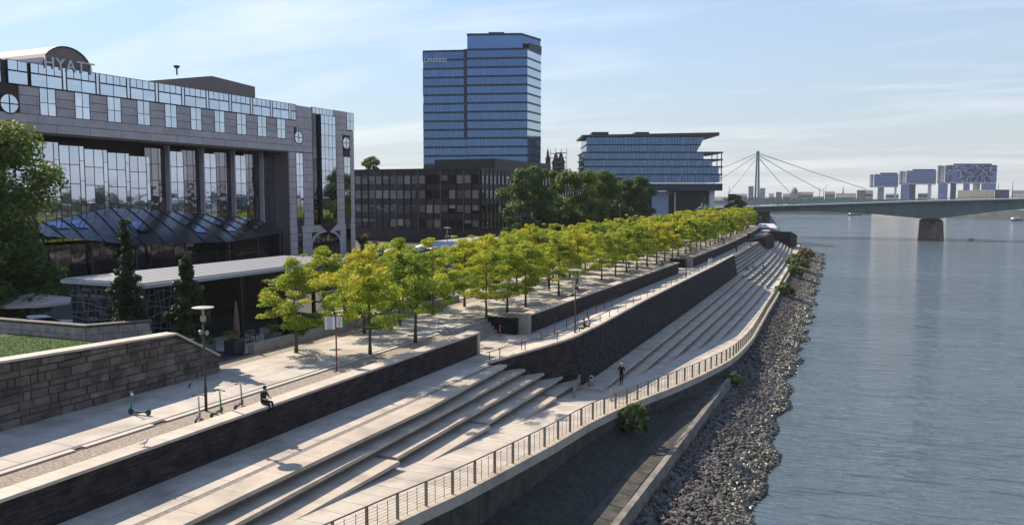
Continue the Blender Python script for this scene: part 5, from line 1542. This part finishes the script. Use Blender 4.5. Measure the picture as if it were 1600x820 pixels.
# ------------------------------------------------------------------ equestrian statue by the bridge
es = tag(empty('equestrian_statue', (-57.7,303,ZU)), 'green bronze rider on horseback on a pale plinth near the bridge', 'statue')
pbox('plinth', m_conc, es, -59.4, -56.0, 302.0, 304.0, ZU-.1, ZU+4.2)
def wl_(x, z, r): return (x*math.cos(YAW)-57.7, x*math.sin(YAW)+303, ZU+4.2+z), r
hs = [[(-1.5,1.9,.35),(-.8,2.0,.62),(.3,1.95,.6),(.9,2.2,.5),(1.25,2.9,.32),(1.45,3.3,.25),(1.95,3.05,.16),(2.1,2.9,.1)],[(-1.2,1.7,.3),(-1.35,1.0,.18),(-1.2,.5,.12),(-1.25,0,.12)],[(.8,1.7,.25),(.85,.9,.15),(.85,0,.11)],[(.9,1.8,.25),(1.5,1.4,.15),(1.45,.9,.1)],[(-1.6,2.0,.14),(-2.0,1.5,.12),(-2.0,.8,.05)],[(-.9,1.7,.3),(-.8,.9,.16),(-.95,0,.11)]]
mb = MB()
for ch_ in hs: mb.path([wl_(x,z,0)[0] for x,z,r in ch_], [r for x,z,r in ch_], 8)
m_verd = mat('verdigris_bronze', (.10,.22,.20), rough=.6, var=.3, scale=2); mb.build('horse', m_verd, es, smooth=True)
mb = MB()
for ch_ in [[(-.1,2.3,.3),(-.1,3.0,.36),(-.08,3.5,.3),(-.05,3.75,.12),(-.03,3.95,.17),(-.03,4.2,.1)],[(0,2.5,.2),(.35,1.9,.14),(.25,1.3,.1)],[(0,3.4,.12),(.4,3.0,.09),(.7,2.9,.07)]]:
    mb.path([wl_(x,z,0)[0] for x,z,r in ch_], [r for x,z,r in ch_], 8)
mb.tube(wl_(.7,2.9,0)[0], wl_(.72,6.2,0)[0], .06).build('rider', m_verd, es, smooth=True)

# ------------------------------------------------------------------ river bridge
br = tag(empty('river_bridge', (25,401,0)), 'grey green steel girder road bridge on a stone river pier', 'bridge')
m_steel = mat('bridge_green_steel', (.12,.155,.155), rough=.55, var=.15, scale=.3, stretch=(1,1,.15))
m_deck = mat('bridge_deck', (.30,.32,.33), rough=.7, var=.1)
YBR = 401.0
def ztop(x): return lerp([(-140,10.2),(-66,12.6),(25,16.2),(70,17.5),(120,18.2),(260,17.0),(420,14.0)], x)
def zbot(x): return ztop(x)-.6-lerp([(-140,1.9),(-60,2.0),(-25,2.6),(0,4.6),(14,6.4),(25,7.9),(36,6.4),(52,4.4),(80,3.2),(130,2.6),(190,4.5),(205,6.5),(220,4.5),(260,3),(420,2.5)], x)
secs = []
xs_ = stations(-140,420,6)
for x in xs_:
    secs.append([(x,YBR,ztop(x)-.6),(x,YBR,zbot(x)),(x,YBR+18,zbot(x)),(x,YBR+18,ztop(x)-.6)])
MB().loft(secs).build('girder', m_steel, br)
secs = [[(x,YBR-2.4,ztop(x)-.58),(x,YBR+20.4,ztop(x)-.58),(x,YBR+20.4,ztop(x)),(x,YBR-2.4,ztop(x))] for x in xs_]
MB().loft(secs).build('deck', m_deck, br)
for x in stations(-136,300,5): 
    piece('stiffener', m_steel, br, (x,YBR-.12,(ztop(x)-.6+zbot(x))/2), (.18,.2,ztop(x)-.6-zbot(x)-.2))
for h_ in (1.05,.6): MB().path([(x,YBR-2.2,ztop(x)+h_) for x in xs_], .06, 4).build('parapet_rail', m_steel, br)
pp_ = MB()
for x in stations(-138,300,2.5): pp_.tube((x,YBR-2.2,ztop(x)),(x,YBR-2.2,ztop(x)+1.05),.05,n=4)
pp_.build('parapet_posts', m_steel, br)['kind'] = 'stuff'
for x in stations(-120,280,34):
    lp_ = MB().path([(x,YBR+9,ztop(x)),(x,YBR+9,ztop(x)+8.5),(x+1.2,YBR+9,ztop(x)+9)], [.1,.07,.05], 5); lp_.build('mast', m_steel, br)
m_pier = mat('stained_pier_stone', (.17,.125,.10), rough=.95, var=.35, scale=.5, c2=(.07,.06,.05), c2scale=.15, bump=.4, bscale=1.5)
def pier(x0):
    poly_ = [(x0-4.8,YBR-2),(x0,YBR-6.5),(x0+4.8,YBR-2),(x0+4.8,YBR+20),(x0,YBR+24),(x0-4.8,YBR+20)]
    z = -3.0; k = 0
    while z < 7.0:
        f = 1.0-.012*k; cx_, cy_ = x0, YBR+9
        MB().prism([(cx_+(a-cx_)*f, cy_+(b2-cy_)*f) for a, b2 in poly_], z+.03, z+.97).build('pier_course', m_pier, br); z += 1.0; k += 1
    MB().prism([(cx_+(a-cx_)*.8, cy_+(b2-cy_)*.9) for a, b2 in poly_], -3, 7.4).build('pier_core', m_black, br)
    MB().box(x0-3.6,x0+3.6,YBR-.5,YBR+18,7.0,zbot(x0)+.1).build('bearing', m_dark, br)
pier(25.0); pier(205.0)
MB().box(-60,-46,YBR+1,YBR+17,-2,ztop(-53)-2.5).build('abutment', m_conc_old, br)
# ------------------------------------------------------------------ cable-stayed bridge far off
m_kcable = mat('cable_grey', (.42,.43,.43), rough=.6)
cb_ = tag(empty('cable_stayed_bridge', c2w(213,700)+(0,)), 'distant green cable-stayed bridge with a single tall pylon', 'bridge')
m_green = mat('pylon_green', (.14,.23,.23), rough=.6, var=.08)
D_ = 700.; s_ = D_/1250.
def pc(px, py, D=D_): return c2w((px-800)*D/1250., D)+(CAM_H+(305-py)*D/1250.,)
MB().loft([[pc(1176.5,345,D_),pc(1180.3,345,D_),pc(1180.3,345,D_+6),pc(1176.5,345,D_+6)],[pc(1179,237),pc(1181,237),pc(1181,237,D_+4),pc(1179,237,D_+4)]]).build('pylon_leg', m_green, cb_)
MB().loft([[pc(1182.5,345,D_-20),pc(1187,345,D_-20),pc(1187,345,D_-14),pc(1182.5,345,D_-14)],[pc(1181,237,D_-6),pc(1183.6,237,D_-6),pc(1183.6,237,D_),pc(1181,237,D_)]]).build('pylon_leg', m_green, cb_)
MB().add([pc(1060,314,760),pc(1420,311,660),pc(1420,316.5,660),pc(1060,319.5,760),pc(1060,314,775),pc(1420,311,675),pc(1420,316.5,675),pc(1060,319.5,775)], [(0,1,2,3),(4,7,6,5),(0,4,5,1),(3,2,6,7),(0,3,7,4),(1,5,6,2)]).build('deck', mat('far_bridge_blue', (.17,.26,.31), rough=.7), cb_)
for (x0,y0,x1,y1) in [(1183,241,1352,296),(1183,244,1283,299),(1183,248,1234,303),(1179,241,1100,273),(1179,244,1090,301),(1179,248,1136,303)]:
    for dz in (0,1.2): MB().path([pc(x0,y0-dz*.4),pc((x0+x1)/2,(y0+y1)/2+.8),pc(x1,y1)], .24, 5).build('stay_cable', m_kcable, cb_)

# ------------------------------------------------------------------ crane-shaped harbour houses
DK = 900.
def kp(px, D): return c2w((px-800)*DK/1250.*(D/DK), D)
def kz(py): return CAM_H+(305-py)*DK/1250.
m_kblue = glass('harbour_blue_glass', (.12,.165,.33), rough=.15, ovar=.05); m_kdark = mat('harbour_dark', (.06,.075,.15), rough=.5); m_kpale = mat('harbour_pale', (.45,.47,.52), rough=.6)
def kran(label, x0, x1, xs, yt, yb, legs, fl, roofx):
    t = tag(empty('crane_house', kp((x0+x1)/2, DK)+(0,)), label, 'building', 'crane houses on the far quay')
    def pr(a, b2, ya, ybb, d0, d1, nm, mt_): MB().prism([kp(a,d0),kp(b2,d0),kp(b2,d1),kp(a,d1)], kz(ybb), kz(ya)).build(nm, mt_, t)
    n = fl; hh = (yb-yt)/n
    for i in range(n):
        pr(xs, x1, yt+hh*i, yt+hh*(i+.68), DK, DK+40, 'storey_glass', m_kblue)
        pr(xs-.3, x1+.3, yt+hh*(i+.68), yt+hh*(i+1), DK-.6, DK+40.6, 'floor_band', m_kdark)
        pr(x0, xs-1, yt+hh*i+.8, yt+hh*(i+.6)+.8, DK+1, DK+30, 'end_glazing', m_kpale)
    pr(x0+3.2, x0+4.4, yt, yb, DK-1, DK+1, 'end_fin', m_kdark)
    pr(x0, x1, yb, yb+1.6, DK-.5, DK+40, 'underside', m_kpale)
    pr(roofx[0], roofx[1], yt-2.4, yt, DK+4, DK+36, 'roof_storey', m_kdark)
    for (a, b2, mt_) in legs: pr(a, b2, yb+1.6, 320, DK+4, DK+30, 'leg_tower', mt_)
    return pr
kran('leftmost and smallest of three crane-shaped blue harbour buildings', 1356,1400.5,1363,272.5,291,[(1369,1379,m_green),(1395,1398.5,m_kpale)],6,(1372,1399))
kran('middle one of three crane-shaped blue harbour buildings', 1402,1459,1413,267,286.5,[(1405,1418,m_kblue),(1418,1428,m_kdark),(1447,1452.5,m_kpale)],6,(1422,1458))
k3 = kran('rightmost and largest of three crane-shaped blue harbour buildings', 1461,1553,1473,258.5,285,[(1463,1478,m_kblue),(1482,1491,m_kdark),(1502,1512,m_kblue),(1517,1528,m_kpale)],8,(1485,1545))
k3(1530,1553,286.6,297,DK,DK+38,'lower_wing',m_kblue)
# checker of window bays on the largest block
big_k = [o for o in bpy.data.objects if o.name.startswith('crane_house')][-1]
rk = random.Random(2)
for i in range(22):
    for j in range(8):
        if rk.random() < .42:
            a = 1474+3.55*i; y0 = 258.5+3.3*j
            MB().prism([kp(a,DK-1.2),kp(a+2.2,DK-1.2),kp(a+2.2,DK-.65),kp(a,DK-.65)], kz(y0+2.6), kz(y0+.3)).build('window_bay', m_kdark if rk.random() < .7 else m_kpale, big_k)
# ------------------------------------------------------------------ far banks and skyline
fbk = MB()
far = [kp(1478,690),kp(1640,640),kp(2200,520),kp(3400,420),kp(9000,2000),kp(2500,6000),kp(900,6000),kp(900,1500),kp(1150,900),kp(1360,830)]
fbk.prism(far, -4, 6.3).build('far_bank_terrain', mat('far_quay', (.30,.27,.22), rough=.9, var=.2, scale=.05)); tag(bpy.data.objects['far_bank_terrain'], kind='structure')
def far_block(label, px0, px1, yt, D, c, name='distant_building', roof=None, yb=312, floors=0):
    s = D/1250.; q0, q1, q2, q3 = kpD(px0,D), kpD(px1,D), kpD(px1,D+25), kpD(px0,D+25)
    t = tag(empty(name, q0+(6,)), label, 'building', 'distant skyline buildings')
    z1 = CAM_H+(305-yt)*s
    MB().prism([q0,q1,q2,q3], 4, z1).build('wall', mat('far_%.2f_%.2f_%.2f' % c, c, rough=.8, var=.1, scale=.05), t)
    for k in range(floors):
        zz = 8+(z1-9)*(k+.35)/floors
        MB().prism([(a+ (b2-a)*.0, d) for a, b2, d in ((q0[0],0,q0[1]-.4),(q1[0],0,q1[1]-.4),(q1[0],0,q1[1]-.1),(q0[0],0,q0[1]-.1))], zz, zz+(z1-9)/floors*.5).build('window_band', m_kdark, t)
    if roof == 'gable':
        MB().add([(*q0,z1),(*q1,z1),(*q2,z1),(*q3,z1),((q0[0]+q3[0])/2,(q0[1]+q3[1])/2,z1+3.5),((q1[0]+q2[0])/2,(q1[1]+q2[1])/2,z1+3.5)], [(0,1,5,4),(2,3,4,5),(0,4,3),(1,2,5)]).build('roof', mat('far_roof', (.12,.09,.09)), t)
    if roof == 'dome':
        c_ = ((q0[0]+q2[0])/2,(q0[1]+q2[1])/2,z1); w = (px1-px0)*s*.42
        MB().lathe(c_, [(w,0),(w*.95,w*.6),(w*.7,w*1.2),(w*.3,w*1.6),(.2,w*1.75)], 14).build('dome', mat('far_dome', (.13,.15,.18)), t)
    if roof == 'spire':
        c_ = ((q0[0]+q2[0])/2,(q0[1]+q2[1])/2,z1); w = (px1-px0)*s*.45
        MB().lathe(c_, [(w,0),(w*.6,4),(.1,13)], 6).build('spire', mat('far_dome', (.13,.15,.18)), t)
def kpD(px, D): return c2w((px-800)*D/1250., D)
blocks = [(1168,1176,291,1400,(.30,.28,.33),None,7,'twin grey tower block left of the pylon'),(1186,1194,294,1400,(.36,.38,.42),None,7,'twin grey tower block right of the pylon'),
 (1211,1220,300,1300,(.22,.20,.23),None,5,'small dark tower block right of the pylon'),(1233,1246,302,1250,(.20,.22,.26),'dome',0,'domed building on the far skyline'),(1246,1269,303.5,1250,(.24,.22,.23),'gable',2,'long gabled hall beside the distant dome'),
 (1287,1303,303,1200,(.20,.21,.22),'gable',2,'dark gabled building left of the distant spire'),(1313.5,1317,303,1200,(.20,.2,.22),'spire',0,'slender church spire on the far skyline'),(1337,1350,297,1150,(.26,.22,.19),None,5,'brown block at the end of the longest stay cable'),
 (1350,1362,301,1100,(.3,.3,.3),'gable',2,'low grey house left of the crane houses'),(1382,1402,303,1050,(.5,.5,.5),None,2,'white low building behind the left crane house'),(1432,1450,302,1050,(.34,.33,.33),None,2,'grey low building behind the middle crane house'),
 (1200,1208,306,1200,(.4,.4,.42),'gable',1,'pale small house at the far bank right of the pylon'),(1222,1233,306.5,1150,(.28,.2,.18),'gable',1,'reddish low house left of the distant dome'),(1270,1286,306.5,1150,(.45,.45,.46),None,1,'pale low warehouse on the far bank'),(1304,1336,306,1150,(.5,.5,.52),'gable',1,'long white low hall below the distant spire'),(1138,1166,306.5,1250,(.25,.27,.30),'gable',1,'low blue grey houses at the left end of the far bank')]
for (a, b2, yt, D, c, rf, fl, lab) in blocks: far_block(lab, a, b2, yt, D, c, roof=rf, floors=fl)
far_block('beige low stone hall in front of the largest crane house', 1494,1551,297.5,760,(.52,.46,.34), yb=312)
far_block('dark glass end of the beige low hall', 1551.5,1574,296.5,762,(.06,.07,.11), floors=2)
far_block('white low buildings at the right edge of the far bank', 1578,1600,303,800,(.6,.6,.6), roof='gable')
far_block('dark roofed building at the right edge', 1592,1640,299.5,860,(.15,.16,.2))
for i, (px, yt, D) in enumerate([(1138,291,900),(1278.5,293,1000),(1285,294,1000),(1557,286,760),(1579,284,760)]):
    q = kpD(px, D); t = tag(empty('mast', q+(6,)), 'thin mast on the far bank, %s from the left' % ['first','second','third','fourth','fifth'][i], 'mast')
    MB().tube((*q,4),(*q,CAM_H+(305-yt)*D/1250.),.55,.2).build('pole', m_kdark, t)
# quay trees: one far mass that cannot be counted
cl = []
rq = random.Random(4)
for i in range(260):
    px = rq.uniform(1130,1345) if i < 170 else rq.uniform(1345,1640); D = rq.uniform(930,1100); q = kpD(px, D); s = rq.uniform(3,6); cl.append((q[0],q[1],8+s*.5,s*1.3,s*1.3,s*.8,rq.random()*.7))
me = leaf_mesh('far_trees', cl, 15000, 1.1, leafmat('far_leaves', [(0,(.03,.05,.03)),(1,(.10,.12,.06))], .2, 0), 77)
o = bpy.data.objects.new('far_trees', me); link(o); tag(o, 'grey green trees lining the distant bank', 'trees', kind='stuff')
# far quay wall below the bridge, with moored boats
qw = tag(empty('quay_wall', kpD(1550,660)+(0,)), 'pale stone quay wall on the far bank under the bridge', 'wall')
A = [kpD(1478,688), kpD(1640,638), kpD(1640,641), kpD(1478,691)]
MB().prism(A, -4, 6.6).build('wall_body', mat('pale_quay_stone', (.42,.37,.29), rough=.9, var=.2, scale=.15), qw)
def boat(label, q, L, rz, z=0):
    t = tag(empty('boat', (q[0],q[1],z), rz), label, 'boat')
    MB().loft([[(-L/2,-L*.1,1.2),(-L/2,L*.1,1.2),(-L/2,L*.07,-.3),(-L/2,-L*.07,-.3)],[(L*.2,-L*.12,1.2),(L*.2,L*.12,1.2),(L*.2,L*.08,-.3),(L*.2,-L*.08,-.3)],[(L/2,-.05,1.6),(L/2,.05,1.6),(L*.46,.03,-.2),(L*.46,-.03,-.2)]]).build('hull', mat('boat_hull', (.1,.11,.14), rough=.4), t, local=True)
    MB().box(-L*.35,L*.15,-L*.08,L*.08,1.2,2.6).build('cabin', m_white, t, local=True)
    MB().box(-L*.3,L*.155,-L*.083,L*.083,1.7,2.2).build('window_band', m_hglass_d, t, local=True)
boat('small dark and white boat on the river beyond the bridge', kpD(1335,800), 16, YAW, -1.5)
boat('white moored boat at the right edge under the bridge', kpD(1588,630), 14, YAW+.3, -1.5)
kd = kpD(1518,362)
ky = tag(empty('canoe', (kd[0],kd[1],-1.5), YAW+.4), 'tiny canoe with a paddler on the river', 'canoe')
MB().loft([[(-2.4,-.02,.35),(-2.4,.02,.35),(-2.4,.02,.1),(-2.4,-.02,.1)],[(0,-.35,.3),(0,.35,.3),(0,.25,-.1),(0,-.25,-.1)],[(2.4,-.02,.35),(2.4,.02,.35),(2.4,.02,.1),(2.4,-.02,.1)]]).build('hull', mat('canoe_orange', (.5,.2,.08), rough=.4), ky, local=True)
person('paddler in pale shirt sitting in the canoe on the river', (kd[0],kd[1],-1.4), YAW+.4+A90, 'sit', WHT, NAVY)
# white tent roof at the far end of the promenade
wt = tag(empty('white_tent', (bx(-28.5,280),280,ZM)), 'pale low tent roof at the far end of the promenade', 'tent')
x = bx(-25,280)
MB().add([(x-4,276,ZM+1.6),(x+3.5,276,ZM+1.6),(x+3.5,283,ZM+1.6),(x-4,283,ZM+1.6),(x-2.5,279.5,ZM+2.9),(x+2,279.5,ZM+2.9)], [(0,1,5,4),(1,2,5),(2,3,4,5),(3,0,4)]).build('roof', mat('tent_canvas', (.5,.52,.58), rough=.8), wt)
for sx, sy in ((-4,276),(3.5,276),(3.5,283),(-4,283)): MB().tube((x+sx,sy,ZM),(x+sx,sy,ZM+1.6),.06).build('leg', m_dark, wt)

# opposite bank (outside the picture, seen in the glass)
wb = []
rw = random.Random(8)
MB().box(330,900,-400,700,-3,6).build('opposite_bank_terrain', m_earth); tag(bpy.data.objects['opposite_bank_terrain'], kind='structure')
for i in range(330):
    s = rw.uniform(5,10); wb.append((335+rw.uniform(0,25), -300+rw.random()*800, 7+s*.6, s, s, s*.9, rw.random()*.6))
o = bpy.data.objects.new('bank_trees', leaf_mesh('bank_trees', wb, 26000, 1.5, MATS['far_leaves'], 78)); link(o); tag(o, 'row of dark trees along the opposite bank', 'trees', kind='stuff')

# ------------------------------------------------------------------ thin morning haze over the whole place
hzm = bpy.data.materials.new('haze_air'); hzm.use_nodes = True
hn, hl = hzm.node_tree.nodes, hzm.node_tree.links
hn.remove(hn['Principled BSDF'])
pvz = hn.new('ShaderNodeVolumePrincipled'); pvz.inputs['Color'].default_value = (.86,.92,1,1); pvz.inputs['Density'].default_value = .00008; pvz.inputs['Anisotropy'].default_value = .2
hl.new(pvz.outputs[0], hn['Material Output'].inputs['Volume'])
hb_ = MB().box(-7000,7000,-1000,7000,-6,95).build('haze', hzm); tag(hb_, kind='stuff')
